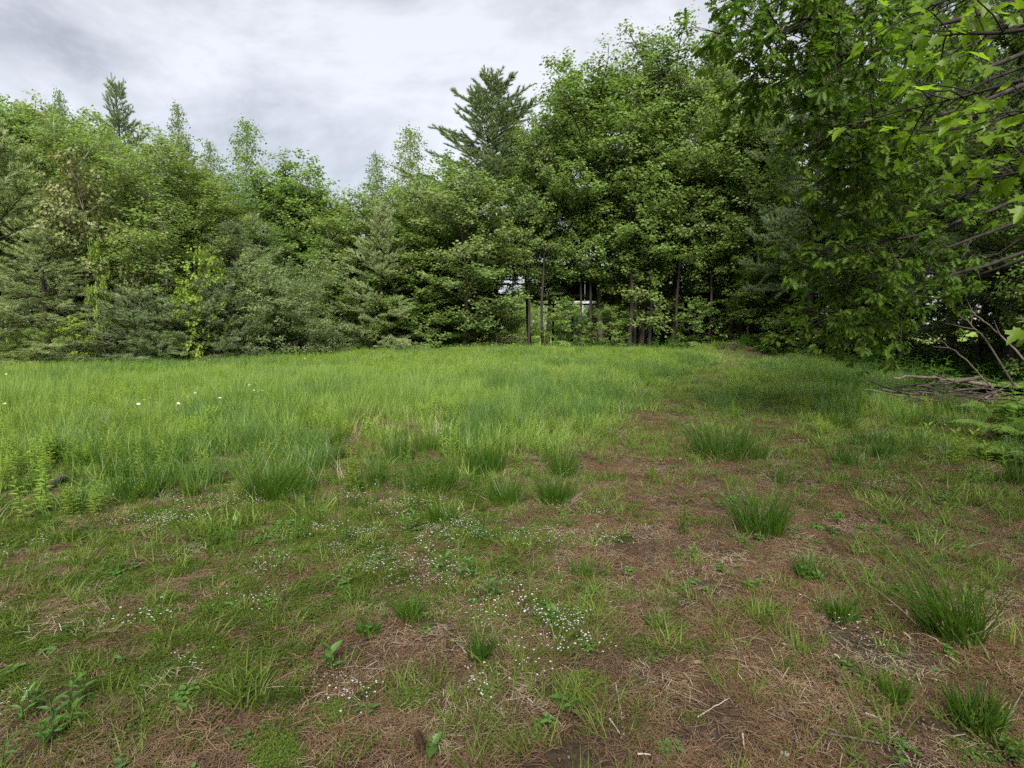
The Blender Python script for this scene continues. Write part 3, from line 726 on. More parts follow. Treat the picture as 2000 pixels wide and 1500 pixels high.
# ------------------------------------------------------------------ red oak hanging in from the right
OAK_FOOT = np.array([9.6, 8.4, 0.0])
def big_tree_with_limbs():
    r = np.random.default_rng(5)
    root = empty('oak_tree', (OAK_FOOT[0], OAK_FOOT[1], tz(OAK_FOOT[0], OAK_FOOT[1])))
    tag(root, 'large oak whose leafy lobed branches hang in from the right', 'tree')
    o = np.array([OAK_FOOT[0], OAK_FOOT[1], tz(*OAK_FOOT[:2])])
    gt, gl = Geo(), Geo()
    T = grow((0, 0, -0.3), (0, 0, 1), 13.5, 14, 0.02, 0.01, r)
    tube(gt, T, 0.30 * (1 - np.linspace(0, 1, 15) * 0.85) * np.concatenate([[1.4], np.ones(14)]), 12)
    limbs = []   # way points seen at pixel, depth
    def limb(z0, *way):
        p = [np.array([0, 0, z0])] + [at(*w) - o for w in way]
        limbs.append(np.array(p))
    limb(7.6, (1900, -60, 7.9), (1700, 20, 7.6), (1570, 40, 7.4), (1450, 70, 7.3))
    limb(7.0, (1900, 30, 8.3), (1760, 78, 8.0), (1620, 110, 7.8), (1490, 170, 7.7))
    limb(6.2, (1950, 110, 8.2), (1780, 215, 8.0), (1690, 240, 7.9), (1620, 270, 7.8))
    limb(8.3, (1850, -200, 8.2), (1650, -100, 7.7), (1470, -30, 7.5))
    limb(5.2, (1980, 230, 8.7), (1820, 300, 8.6), (1760, 330, 8.5), (1700, 345, 8.4))
    limb(4.4, (1990, 385, 8.8), (1860, 440, 8.7), (1740, 468, 8.6), (1660, 490, 8.5), (1575, 500, 8.5))
    limb(4.0, (1960, 440, 9.3), (1800, 510, 9.2), (1710, 545, 9.1), (1640, 560, 9.0))
    limb(3.4, (1980, 500, 9.2), (1830, 550, 9.1), (1720, 590, 9.0), (1640, 615, 9.0), (1600, 622, 9.0))
    limb(4.9, (1960, 330, 9.5), (1800, 380, 9.6), (1730, 405, 9.6), (1660, 420, 9.6))
    limb(5.8, (1930, 150, 9.6), (1790, 250, 9.8), (1720, 300, 9.8))
    limb(6.6, (1960, 60, 9.8), (1790, 130, 10.0), (1660, 200, 10.0), (1600, 230, 10))
    limb(8.0, (2000, -120, 9.6), (1850, -40, 9.6), (1700, 40, 9.6))
    limb(4.6, (1990, 300, 10.2), (1900, 350, 10.6), (1790, 400, 10.8), (1700, 440, 10.8))
    limb(3.7, (1990, 470, 10.4), (1900, 520, 10.8), (1800, 560, 11.0), (1720, 600, 11.0))
    limb(6.0, (1990, 180, 10.2), (1900, 230, 10.6), (1800, 270, 10.8), (1700, 300, 10.8))
    limb(7.2, (1990, 40, 10.2), (1880, 100, 10.6), (1760, 150, 10.8))
    limb(3.3, (1900, 540, 10.6), (1780, 600, 11.6), (1700, 640, 12.4), (1650, 660, 13.0))
    limb(5.6, (1900, 190, 8.2), (1740, 280, 8.1), (1690, 320, 8.0), (1650, 330, 8.0))
    tw = []
    from_len = lambda B: np.linalg.norm(np.diff(B, axis=0), axis=1).sum()
    for W in limbs:
        # smooth the way points
        t = np.linspace(0, 1, len(W)); tt = np.linspace(0, 1, 15)
        B = np.stack([np.interp(tt, t, W[:, k]) for k in range(3)], 1)
        for _ in range(2): B[1:-1] = 0.25 * B[:-2] + 0.5 * B[1:-1] + 0.25 * B[2:]
        B[1:-1] += r.normal(0, 0.035, (13, 3))
        L = from_len(B)
        tube(gt, B, np.linspace(0.010 + 0.0052 * L, 0.006, 15), 6, cap=False)
        ns = int(L * 5.2)
        for j in range(ns):
            s = 0.36 + 0.64 * (j + r.uniform(0, 0.7)) / ns
            if s < 0.5 and r.random() < 0.4: continue
            q, bd = along(B, min(1, s))
            sd_ = perp_turn(bd, math.radians(r.uniform(30, 65)) if s < 0.96 else 0.15, (0 if j % 2 else math.pi) + r.normal(0, 0.8), r)
            l2 = (0.22 * L * (1.05 - s) + 0.40) * r.uniform(0.6, 1.2)
            S = grow(q, sd_, min(l2, 1.7), 5, 0.12, -0.01, r)
            tube(gt, S, np.linspace(0.012, 0.004, 6), 4, cap=False)
            nt = max(2, int(l2 / 0.21))
            for k in range(nt):
                w, wd = along(S, (k + 1) / nt)
                td = perp_turn(wd, math.radians(r.uniform(15, 60)), r.uniform(0, TAU), r)
                e = grow(w, td, r.uniform(0.10, 0.28), 2, 0.1, 0, r)
                tube(gt, e, [0.004, 0.0035, 0.003], 3, cap=False)
                tw.append((e[-1], norm(e[-1] - e[0])))
    # crown above the frame
    for i in range(40):
        t = r.uniform(0.66, 0.98); p, _ = along(T, t); az = r.uniform(0, TAU); el = math.radians(r.uniform(20, 65))
        L = 3.6 * math.sin(math.pi * (0.15 + 0.8 * (t - 0.66) * 2.9)) * r.uniform(0.7, 1.1) + 0.8
        B = grow(p, (math.cos(az) * math.cos(el), math.sin(az) * math.cos(el), math.sin(el)), L, 7, 0.08, 0.02, r)
        tube(gt, B, np.linspace(0.012 + 0.012 * L, 0.007, 8), 5, cap=False)
        for j in range(int(L * 4)):
            q, bd = along(B, r.uniform(0.25, 1)); sd_ = perp_turn(bd, r.uniform(0.5, 1.1), r.uniform(0, TAU), r)
            S = grow(q, sd_, r.uniform(0.4, 1.1), 3, 0.12, 0, r)
            tube(gt, S, np.linspace(0.009, 0.004, 4), 3, cap=False)
            for u in (0.4, 0.7, 1.0): tw.append((along(S, u)[0] + r.normal(0, 0.08, 3), sd_))
    tag(obj('trunk', gt.mesh('trunk', M['bark_dark']), root), 'dark trunk with long horizontal limbs')
    P0 = np.array([t[0] for t in tw]); D0 = norm(np.array([t[1] for t in tw])); per = 15
    P = np.repeat(P0, per, 0); D = np.repeat(D0, per, 0); n = len(P)
    az = r.uniform(0, TAU, n)
    ax = norm(np.stack([np.cos(az), np.sin(az), np.zeros(n)], 1) * 0.8 + D * 0.7 + np.array([0, 0, -0.22]) + r.normal(0, 0.25, (n, 3)))
    N = np.array([0, 0, 1.0]) + r.normal(0, 0.45, (n, 3))
    S = 0.118 * r.uniform(0.55, 1.25, n)
    P = P + ax * 0.03 + r.normal(0, 0.03, (n, 3))
    return root, o, gt, gl, P, ax, N, S
def rot_euler(D, N):
    """Euler angles that carry +X to D and +Z close to N."""
    from mathutils import Matrix
    d = norm(np.asarray(D, float)); s = norm(np.cross(N, d)); n = np.cross(d, s)
    return Matrix(((d[0], s[0], n[0]), (d[1], s[1], n[1]), (d[2], s[2], n[2]))).to_euler()
def one_leaf(outline, mat, bend, name):
    q = Geo(); leaves(q, np.zeros((1, 3)), np.array([[1., 0, 0]]), np.array([[0, 0, 1.]]), [1.0], outline, bend=bend)
    # stalk
    tube(q, [(-0.30, 0, 0.03), (-0.12, 0, 0.01), (0.02, 0, -0.004)], [0.007, 0.008, 0.009], 3, cap=False)
    return q.mesh(name, mat, smooth=False)
def screen(p):
    d = p - np.array([0, 0, CAM_H]); f = d[..., 1] * cp - d[..., 2] * sp; u = d[..., 1] * sp + d[..., 2] * cp
    return 1000 + F * d[..., 0] / np.maximum(f, 1e-3), 750 - F * u / np.maximum(f, 1e-3), f
root, o, gt, gl, P, ax, N, S = big_tree_with_limbs()
sx, sy, sf = screen(P + o)
vis = (sx > 1350) & (sx < 1990) & (sy > 5) & (sf > 1)
score = np.where(vis, S / np.maximum(sf, 0.5), 0)
big = np.argsort(-score)[:300]
keep = np.ones(len(P), bool); keep[big] = False
leaves(gl, P[keep], ax[keep], N[keep], S[keep], OAK)
c = obj('crown', gl.mesh('crown', M['oak'], smooth=False), root); c['kind'] = 'stuff'
lm = [one_leaf(OAK, M['oak'], b, 'leaf') for b in (0.15, 0.25, 0.4)]
for k, i in enumerate(big):
    l_ = obj('leaf', lm[k % 3], root, P[i]); l_.rotation_euler = rot_euler(ax[i], N[i]); l_.scale = (S[i],) * 3

# ------------------------------------------------------------------ maple boughs close on the right
def near_maple():
    r = np.random.default_rng(8)
    foot = np.array([4.6, 0.9, 0.0]); foot[2] = tz(foot[0], foot[1])
    root = empty('maple_tree', foot); tag(root, 'near maple whose large bright leaves fill the top right corner', 'tree')
    gt = Geo()
    T = grow((0, 0, -0.3), (0.02, 0, 1), 9.0, 12, 0.02, 0.01, r)
    tube(gt, T, 0.13 * (1 - np.linspace(0, 1, 13) * 0.85) * np.concatenate([[1.4], np.ones(12)]), 10)
    A = []
    ways = [(2.7, (2080, 40, 2.35), (1960, 70, 2.45), (1850, 60, 2.6), (1780, 90, 2.7)),
            (2.6, (2090, 130, 2.3), (1980, 160, 2.4), (1880, 190, 2.5), (1790, 210, 2.6)),
            (3.0, (2100, -60, 2.4), (1980, -30, 2.5), (1870, -10, 2.6), (1800, 20, 2.7)),
            (2.4, (2100, 200, 2.1), (2000, 215, 2.2), (1900, 250, 2.3)),
            (2.9, (2060, 10, 3.2), (1920, 60, 3.4), (1800, 150, 3.5)),
            (1.7, (2170, 560, 2.2), (2100, 590, 2.25), (2050, 625, 2.3)),
            (2.2, (2120, 330, 2.3), (2010, 330, 2.4), (1960, 345, 2.45))]
    for w in ways:
        W = np.array([np.array([0, 0, w[0]])] + [at(*q) - foot for q in w[1:]])
        t = np.linspace(0, 1, len(W)); tt = np.linspace(0, 1, 11)
        B = np.stack([np.interp(tt, t, W[:, k]) for k in range(3)], 1)
        for _ in range(2): B[1:-1] = 0.25 * B[:-2] + 0.5 * B[1:-1] + 0.25 * B[2:]
        tube(gt, B, np.linspace(0.013, 0.0025, 11), 6, cap=False)
        n = 5 if w[0] == 1.7 else 15
        for j in range(n):
            s = 0.42 + 0.58 * (j + r.uniform(0, 0.8)) / n
            q, bd = along(B, min(s, 1))
            d = perp_turn(bd, math.radians(r.uniform(35, 75)) if s < 0.95 else 0.2, (0 if j % 2 else math.pi) + r.normal(0, 0.6), r)
            S_ = grow(q, d, r.uniform(0.10, 0.32), 3, 0.12, -0.02, r)
            tube(gt, S_, [0.004, 0.0035, 0.003, 0.002], 4, cap=False)
            for u in (0.55, 1.0, 1.0):
                e, ed = along(S_, u)
                a = norm(ed + r.normal(0, 0.55, 3) + np.array([-0.25, 0, -0.45]))
                A.append((e + a * 0.03, a, np.array([0, -0.25, 1.0]) + r.normal(0, 0.4, 3), 0.062 * r.uniform(0.6, 1.25)))
    # crown over the frame
    P, D = [], []
    for i in range(34):
        t = r.uniform(0.42, 0.98); p, _ = along(T, t); az = r.uniform(0, TAU); el = math.radians(r.uniform(15, 65))
        L = 2.9 * math.sin(math.pi * (0.15 + 0.8 * (t - 0.42) / 0.58)) * r.uniform(0.7, 1.1) + 0.5
        B = grow(p, (math.cos(az) * math.cos(el), math.sin(az) * math.cos(el), math.sin(el)), L, 6, 0.08, 0.02, r)
        tube(gt, B, np.linspace(0.01 + 0.01 * L, 0.004, 7), 5, cap=False)
        for j in range(int(L * 9)):
            q, bd = along(B, r.uniform(0.25, 1)); d = perp_turn(bd, r.uniform(0.5, 1.1), r.uniform(0, TAU), r)
            for u in (0.15, 0.3): P.append(q + d * u); D.append(d)
    obj('trunk', gt.mesh('trunk', M['bark_dark']), root)
    gl = Geo(); P = np.array(P); D = np.array(D); P = np.repeat(P, 3, 0); D = np.repeat(D, 3, 0); n = len(P)
    leaves(gl, P + r.normal(0, 0.05, (n, 3)), D + r.normal(0, 0.5, (n, 3)) + np.array([0, 0, -0.4]), np.array([0, 0, 1.0]) + r.normal(0, 0.4, (n, 3)), 0.11 * r.uniform(0.7, 1.2, n), MAPLE_FAR)
    c = obj('crown', gl.mesh('crown', M['near_maple'], smooth=False), root); c['kind'] = 'stuff'
    lm = [one_leaf(MAPLE, M['near_maple'], b, 'leaf') for b in (0.1, 0.25, 0.4)]
    for k, (p, a, nn, s) in enumerate(A[:300]):
        l_ = obj('leaf', lm[k % 3], root, p); l_.rotation_euler = rot_euler(a, nn); l_.scale = (s, s, s)
near_maple()

# ------------------------------------------------------------------ billboard seen from behind, between the trunks
def billboard():
    D = 40.0
    L_ = at(1070, 588, D); Rr = at(1238, 588, D); top = at(1070, 520, D)[2]
    zb = L_[2]; x0, x1 = L_[0], Rr[0]
    zg = tz((x0 + x1) / 2, D)
    root = empty('billboard', ((x0 + x1) / 2, D, zg)); tag(root, 'dark billboard back on posts half hidden behind the trees', 'billboard')
    def box(name, a, b, mat):
        a, b = np.array(a, float), np.array(b, float)
        q = Geo(); v = np.array([[(a, b)[(i >> k) & 1][k] for k in range(3)] for i in range(8)])
        q.add(v, [[0, 2, 3, 1], [4, 5, 7, 6], [0, 1, 5, 4], [2, 6, 7, 3], [0, 4, 6, 2], [1, 3, 7, 5]])
        oo = obj(name, q.mesh(name, mat, smooth=False), root); return oo
    cx = (x0 + x1) / 2; W = (x1 - x0) / 2
    n = 7
    for i in range(n):                        # upright panels of the board
        a = -W + 2 * W * i / n
        box('panel', (a + 0.01, -0.05, zb - zg), (a + 2 * W / n - 0.01, 0.0 + 0.004 * (i % 2), top - zg), M['board'])
    for z in (0.08, 0.5, 0.92):               # rails on the back of the board
        h = zb - zg + z * (top - zb)
        box('rail', (-W, -0.13, h - 0.05), (W, -0.055, h + 0.05), M['board'])
    box('walkway', (-W - 0.3, -0.75, zb - zg - 0.30), (W + 0.3, -0.15, zb - zg - 0.20), M['steel'])
    for i in range(5):
        x = -W * 0.88 + i * W * 0.44
        q = Geo(); tube(q, [(x, -0.25, -0.4), (x, -0.25, zb - zg - 0.3)], [0.085, 0.085], 8); tube(q, [(x, -0.25, zb - zg - 0.2), (x, -0.25, top - zg)], [0.06, 0.06], 8)
        obj('post', q.mesh('post', M['board']), root)
    for x in (-W * 0.8, W * 0.75):
        q = Geo(); tube(q, [(x, -0.2, (zb + top) / 2 - zg), (x + 1.2, -2.6, 0.9)], [0.06, 0.06], 6)
        obj('brace', q.mesh('brace', M['steel']), root)
billboard()

# ------------------------------------------------------------------ grasses and herbs
def blades(g, n, r, rad, h, w, lean=0.35, curve=0.5, levels=4, out=0.6, mat=0, wind=(0, 0)):
    a = r.uniform(0, TAU, n); q = rad * np.sqrt(r.uniform(0, 1, n))
    P = np.stack([np.cos(a) * q, np.sin(a) * q, np.zeros(n)], 1)
    az = a + r.normal(0, 0.9, n)
    d = np.stack([np.cos(az), np.sin(az)], 1)
    ln = np.abs(r.normal(lean, lean * 0.6, n)) * (0.4 + out * q / max(rad, 1e-3))
    cv = np.abs(r.normal(curve, curve * 0.5, n))
    H = h * r.uniform(0.5, 1.15, n)
    yaw = r.uniform(0, TAU, n); sd_ = np.stack([np.cos(yaw), np.sin(yaw), np.zeros(n)], 1)
    V = []
    for k in range(levels + 1):
        t = k / levels
        hor = H * (ln * t + cv * t * t * 0.7)
        z = H * (t - 0.28 * cv * t ** 3)
        c = P + np.concatenate([d * hor[:, None] + np.array(wind) * (H * t * t)[:, None], z[:, None]], 1)
        ww = w * (1 - t ** 1.6) * (0.75 + 0.5 * (t < 0.5)) * r.uniform(0.9, 1.1)
        if k < levels:
            V += [c - sd_ * ww / 2, c + sd_ * ww / 2]
        else: V.append(c)
    V = np.stack(V, 1); m = V.shape[1]; off = (np.arange(n) * m)[:, None]
    for k in range(levels - 1):
        g.add(np.zeros((0, 3)), np.zeros((0, 4), int)) if False else None
    q4 = np.concatenate([np.array([[2 * k, 2 * k + 1, 2 * k + 3, 2 * k + 2]]) + off for k in range(levels - 1)])
    t3 = np.array([[2 * levels - 2, 2 * levels - 1, 2 * levels]]) + off
    base = g.n
    g.add(V.reshape(-1, 3), q4, mat)
    g.f.append(t3 + base); g.m.append(np.full(len(t3), mat, np.int32))

def stalk_plant(g, r, h, nleaf, leaf_len, outline, mat_leaf=0, mat_stem=0, x=0, y=0, lean=0.1, up=0.5):
    d = norm(np.array([r.normal(0, lean), r.normal(0, lean), 1.0]))
    S = grow((x, y, -0.01), d, h, 5, 0.05, 0.03, r)
    tube(g, S, np.linspace(0.004, 0.0018, 6) * (h / 0.4) ** 0.5, 4, mat_stem, cap=False)
    P, D, N, Z = [], [], [], []
    for i in range(nleaf):
        t = 0.12 + 0.88 * (i + 0.5) / nleaf
        q, sd_ = along(S, t); a = i * 2.4 + r.normal(0, 0.3)
        u_ = up + 0.9 * max(0, t - 0.75) * 3
        dv = np.array([math.cos(a), math.sin(a), u_])
        P.append(q); D.append(dv); N.append(np.array([-math.cos(a) * u_, -math.sin(a) * u_, 1.0]))
        Z.append(leaf_len * (0.65 + 0.6 * math.sin(math.pi * min(1, 0.25 + 0.6 * t))) * r.uniform(0.8, 1.15) * (1 if t < 0.85 else 0.6))
    leaves(g, np.array(P), np.array(D), np.array(N), np.array(Z), outline, mat_leaf, bend=0.3)

r = np.random.default_rng(3)
V_tall, V_blue, V_short, V_forb, V_moss, V_litter, V_bluet, V_tiny, V_seed, V_dead = [], [], [], [], [], [], [], [], [], []
for k in range(5):
    q = Geo(); blades(q, 46, r, 0.17, 0.40, 0.0075, 0.16, 0.36); V_tall.append(q.mesh('grass_tuft', M['grass']))
for k in range(3):
    q = Geo(); blades(q, 44, r, 0.15, 0.44, 0.008, 0.16, 0.5); V_blue.append(q.mesh('blue_grass_tuft', M['grass_blue']))
for k in range(4):
    q = Geo(); blades(q, 34, r, 0.07, 0.11, 0.0035, 0.6, 0.8, levels=3); V_short.append(q.mesh('short_grass_tuft', M['short']))
for k in range(4):
    q = Geo()
    for j in range(4): stalk_plant(q, r, r.uniform(0.28, 0.5), 26, 0.06, NARROW, x=r.normal(0, 0.09), y=r.normal(0, 0.09))
    V_forb.append(q.mesh('forb_stems', M['forb']))
for k in range(3):
    q = Geo()
    n = 260; rr = 0.13 * np.sqrt(r.uniform(0, 1, n)); a = r.uniform(0, TAU, n)
    C = np.stack([np.cos(a) * rr, np.sin(a) * rr, 0.006 + 0.022 * (1 - (rr / 0.13) ** 2)], 1)
    P = np.repeat(C, 6, 0); m = len(P); az = r.uniform(0, TAU, m)
    leaves(q, P, np.stack([np.cos(az), np.sin(az), r.uniform(0.3, 1.2, m)], 1), np.stack([np.zeros(m), np.zeros(m), np.ones(m)], 1) + r.normal(0, .2, (m, 3)), r.uniform(0.010, 0.019, m), [(0, 0), (0.4, 0.09), (1, 0)])
    V_moss.append(q.mesh('moss_cushion', M['moss'], smooth=False))
def litter(n, rad, L, w, mat, tilt):
    q = Geo(); a = r.uniform(0, TAU, n); rr = rad * np.sqrt(r.uniform(0, 1, n))
    P = np.stack([np.cos(a) * rr, np.sin(a) * rr, r.uniform(0.002, 0.016, n)], 1)
    az = r.uniform(0, TAU, n); d = np.stack([np.cos(az), np.sin(az), r.normal(0, tilt, n)], 1)
    s = np.stack([-np.sin(az), np.cos(az), np.zeros(n)], 1); LL = L * r.uniform(0.35, 1.2, (n, 1)); bend = s * r.normal(0, 0.12, (n, 1))
    W = w * r.uniform(0.6, 1.4, (n, 1)); up = np.array([0, 0, 1.0])
    p0, p1, p2 = P - d * LL / 2, P + bend * LL / 2 + up * W * 0.6, P + d * LL / 2
    V = np.stack([p0 - s * W / 2, p0 + s * W / 2, p1 + s * W / 2, p1 - s * W / 2, p2 + s * W / 3, p2 - s * W / 3], 1)
    off = (np.arange(n) * 6)[:, None]
    q.add(V.reshape(-1, 3), np.concatenate([np.array([[0, 1, 2, 3]]) + off, np.array([[3, 2, 4, 5]]) + off]))
    return q.mesh('litter', mat, smooth=False)
for k in range(4): V_litter.append(litter(230, 0.16, 0.075, 0.0019, M['needle'], 0.10))
for k in range(2): V_litter.append(litter(70, 0.16, 0.085, 0.0022, M['straw'], 0.14))
for k in range(3):
    q = Geo()
    for j in range(26):
        x, y = r.normal(0, 0.075, 2); h = r.uniform(0.06, 0.12)
        tube(q, [(x, y, 0), (x + r.normal(0, .008), y + r.normal(0, .008), h)], [0.0009, 0.0007], 3, 0, cap=False)
        az = r.uniform(0, TAU) + np.arange(4) * TAU / 4; tl = r.normal(0, 0.3)
        leaves(q, np.tile([x, y, h], (4, 1)), np.stack([np.cos(az), np.sin(az), np.full(4, 0.15 + 0.2 * tl)], 1), np.tile([0.0, 0, 1], (4, 1)), np.full(4, r.uniform(0.004, 0.007)), [(0, 0), (0.6, 0.34), (1, 0)], 1)
    V_bluet.append(q.mesh('white_flowers', [M['short'], M['petal']], smooth=False))
for k in range(4):                                   # little ground herbs
    q = Geo()
    for j in range(5): stalk_plant(q, r, r.uniform(0.03, 0.09), 6, r.uniform(0.025, 0.04), OVAL, x=r.normal(0, 0.05), y=r.normal(0, 0.05), up=0.35)
    V_tiny.append(q.mesh('ground_herb', M['weed']))
for k in range(2):                                   # last year's straw-coloured seed heads
    q = Geo(); blades(q, 9, r, 0.09, 0.58, 0.004, 0.25, 0.5); V_seed.append(q.mesh('dry_grass', M['straw']))
for k in range(3):
    q = Geo(); n = 14; a = r.uniform(0, TAU, n); rr = 0.2 * np.sqrt(r.uniform(0, 1, n)); az = r.uniform(0, TAU, n)
    leaves(q, np.stack([np.cos(a) * rr, np.sin(a) * rr, r.uniform(0.004, 0.02, n)], 1), np.stack([np.cos(az), np.sin(az), r.normal(0, .15, n)], 1), np.array([0, 0, 1.0]) + r.normal(0, .3, (n, 3)), r.uniform(0.04, 0.09, n), OVAL, bend=0.2)
    V_dead.append(q.mesh('dead_leaves', M['deadleaf'], smooth=False))

LOG_AT = gp(98, 958)[:2]
def near_log(x, y): return (np.hypot((x - LOG_AT[0]) * 0.8, y - LOG_AT[1] + 0.12) < 0.36)
def on_pile(x, y): return (x > 7.3) & (x < 10.6) & (y > 10.0) & (y < 12.9) & (x > 7.3 + 0.35 * np.abs(y - 11.4))
def field_points(n, ylo, yhi, seed, half=0.98, pad=0.6):
    """Uniform random points over the wedge of ground in front of the camera."""
    q = np.random.default_rng(seed)
    y = np.sqrt(q.uniform(ylo ** 2, yhi ** 2, n)) if ylo > 0 else q.uniform(ylo, yhi, n)
    x = q.uniform(-1, 1, n) * (half * y + pad)
    return x, y, q
def put(name, x, y, q, smin, smax, meshes, label, hs=None, tilt=0.08, dz=0.0, cat=None, pick=None):
    if name in ('meadow_grass', 'meadow_herbs', 'short_grass', 'dry_grass', 'moss', 'undergrowth', 'short_grass'):
        k_ = ~near_log(x, y) & ~on_pile(x, y); x, y = x[k_], y[k_]; hs = hs[k_] if hs is not None else None; pick = pick[k_] if pick is not None else None
    n = len(x); s = q.uniform(smin, smax, n)
    sc = np.stack([s, s, s * (hs if hs is not None else 1)], 1)
    rot = np.stack([q.normal(0, tilt, n), q.normal(0, tilt, n), q.uniform(0, TAU, n)], 1)
    P = np.stack([x, y, terrain(x, y) + dz], 1)
    return scatter(name, P, rot, sc, q.integers(0, len(meshes), n) if pick is None else pick, meshes, label, cat)

# tall meadow grass
x, y, q = field_points(60000, 3.4, 34, 101)
ins = inside(x, y); lu = lushness(x, y); w_ = worn(x, y)
blue = sstep(0.50, 0.60, vnoise(x, y, 0.45, 55, 3))
keep = (q.random(len(x)) > mound(x, y) * 0.97) & (ins > -0.6) & (q.random(len(x)) < np.clip(lu * 0.95 + 0.05 - 0.25 * w_, 0, 1)) & (0.6 * vnoise(x, y, 1.1, 61, 2) + 0.4 * vnoise(x, y, 3.2, 62, 2) + 0.25 * sstep(8, 15, y) > 0.47)
xk, yk = x[keep], y[keep]; lk = lu[keep]; bk = blue[keep]
hs = (0.34 + 0.62 * lk) * (1.05 - 0.35 * sstep(9, 18, yk)) * q.uniform(0.55, 1.5, len(xk)) * (0.45 + 1.1 * vnoise(xk, yk, 0.7, 71, 3))
isb = q.random(len(xk)) < bk * 0.75
pick = np.where(isb, 5 + q.integers(0, 3, len(xk)), q.integers(0, 5, len(xk)))
put('meadow_grass', xk, yk, q, 0.75, 1.25, V_tall + V_blue, 'tall green meadow grass covering the open field', hs, 0.1, pick=pick)
# herbs among the grass
x, y, q = field_points(42000, 3.6, 33, 102)
keep = (q.random(len(x)) > mound(x, y)) & (inside(x, y) > -0.3) & (q.random(len(x)) < (1 - worn(x, y)) * lushness(x, y) ** 1.5 * sstep(0.40, 0.66, vnoise(x, y, 0.8, 81, 3) + 0.05 * sstep(0, -6, x)) * 0.7)
put('meadow_herbs', x[keep], y[keep], q, 0.35, 1.05, V_forb, 'yellow-green leafy herb stems growing through the meadow grass', None, 0.1)
# darker tufts standing out of the meadow
V_tuft = []
for k in range(3):
    g_ = Geo(); blades(g_, 120, r, 0.15, 0.36, 0.007, 0.22, 0.35); V_tuft.append(g_.mesh('dark_tuft', M['tussock']))
x, y, q = field_points(2600, 5.2, 27, 114)
keep = (inside(x, y) > 0.5) & (worn(x, y) < 0.4) & (q.random(len(x)) < 0.10 + 0.6 * sstep(0.52, 0.66, vnoise(x, y, 0.9, 151, 3)))
put('meadow_tufts', x[keep], y[keep], q, 0.45, 1.25, V_tuft, 'dark green tufts standing out of the meadow grass', q.uniform(0.7, 1.4, int(keep.sum())), 0.1)
# short grass everywhere
x, y, q = field_points(52000, 1.3, 24, 103)
d_ = (0.30 + 0.55 * vnoise(x, y, 0.9, 91, 3)) * sstep(24, 9, y)
mw = moss_w(x, y)
bare = sstep(0.36, 0.72, 0.55 * vnoise(x, y, 1.4, 93, 3) + 0.45 * vnoise(x, y, 5.5, 94, 2) + 0.07 * sstep(0.1, 0.9, x) * sstep(6, 4, y) - 0.06 * worn(x, y) * sstep(5, 8, y))
keep = (inside(x, y) > -0.3) & (q.random(len(x)) < d_ * (1 - 0.92 * bare) * (0.8 + 0.2 * sstep(0.6, -0.8, x) + 0.5 * sstep(6, 9, y)) * (1 - 0.55 * mw))
put('short_grass', x[keep], y[keep], q, 0.55, 1.5, V_short, 'short thin grass growing over the mossy foreground', None, 0.15)
# extra very near
x, y, q = field_points(5200, 1.2, 5.5, 104)
bare = sstep(0.34, 0.68, 0.55 * vnoise(x, y, 1.4, 93, 3) + 0.45 * vnoise(x, y, 5.5, 94, 2) + 0.09 * sstep(0.1, 0.9, x) + 0.1 * worn(x, y))
keep = q.random(len(x)) < (1 - 0.92 * bare) * 0.55 * (1 - 0.5 * moss_w(x, y))
put('sparse_grass', x[keep], y[keep], q, 0.4, 1.1, V_short, 'thin pale grass blades scattered between moss and needles in front', None, 0.2)
# moss, needle litter, small flowers, little herbs
x, y, q = field_points(20000, 1.2, 7.5, 105)
keep = q.random(len(x)) < moss_w(x, y) * 0.8
put('moss', x[keep], y[keep], q, 0.3, 0.95, V_moss, 'dark green haircap moss cushions in the foreground', None, 0.06, -0.004)
x, y, q = field_points(9500, 1.2, 12, 106)
keep = (q.random(len(x)) < (1.0 - 0.55 * moss_w(x, y)))
pick = np.where(q.random(len(x)) < 0.8, q.integers(0, 4, len(x)), 4 + q.integers(0, 2, len(x)))[keep]
put('needle_litter', x[keep], y[keep], q, 0.7, 1.3, V_litter, 'brown pine needles and straw littering the ground', None, 0.04, 0.0, pick=pick)
x, y, q = field_points(6500, 1.6, 5.6, 107)
fx = vnoise(x, y, 1.1, 121, 3) + 0.10 * np.exp(-((x + 1.3) / 1.0) ** 2 - ((y - 3.9) / 0.9) ** 2) + 0.12 * np.exp(-((x + 2.4) / 1.1) ** 2 - ((y - 4.5) / 0.5) ** 2) + 0.12 * np.exp(-((x - 0.25) / 0.25) ** 2 - ((y - 2.7) / 0.8) ** 2) - 0.16 * sstep(0.5, 1.2, x)
keep = q.random(len(x)) < (sstep(0.58, 0.76, fx) * 0.10 + 0.006 * (x < 0.4))
put('small_white_flowers', x[keep], y[keep], q, 0.6, 1.1, V_bluet, 'tiny white wildflowers sprinkled over the foreground', None, 0.1)
x, y, q = field_points(9000, 1.3, 9, 108)
keep = q.random(len(x)) < 0.05 + 0.25 * sstep(0.5, 0.65, vnoise(x, y, 1.2, 131, 3))
put('ground_herbs', x[keep], y[keep], q, 0.4, 0.9, V_tiny, 'small leafy herbs hugging the ground', None, 0.15)
x, y, q = field_points(5200, 5.0, 30, 109)
keep = (inside(x, y) > 0.5) & (q.random(len(x)) < (0.10 + sstep(0.55, 0.72, vnoise(x, y, 0.5, 141, 2)) * 0.8) * lushness(x, y))
put('dry_grass', x[keep], y[keep], q, 0.6, 1.1, V_seed, 'pale dry stalks of last year standing in the grass', None, 0.15)
x, y, q = field_points(300, 1.3, 9, 112)
put('fallen_leaves', x, y, q, 0.25, 0.6, V_dead, 'small curled dead leaves scattered on the foreground', None, 0.15, 0.003)
V_crumb = []
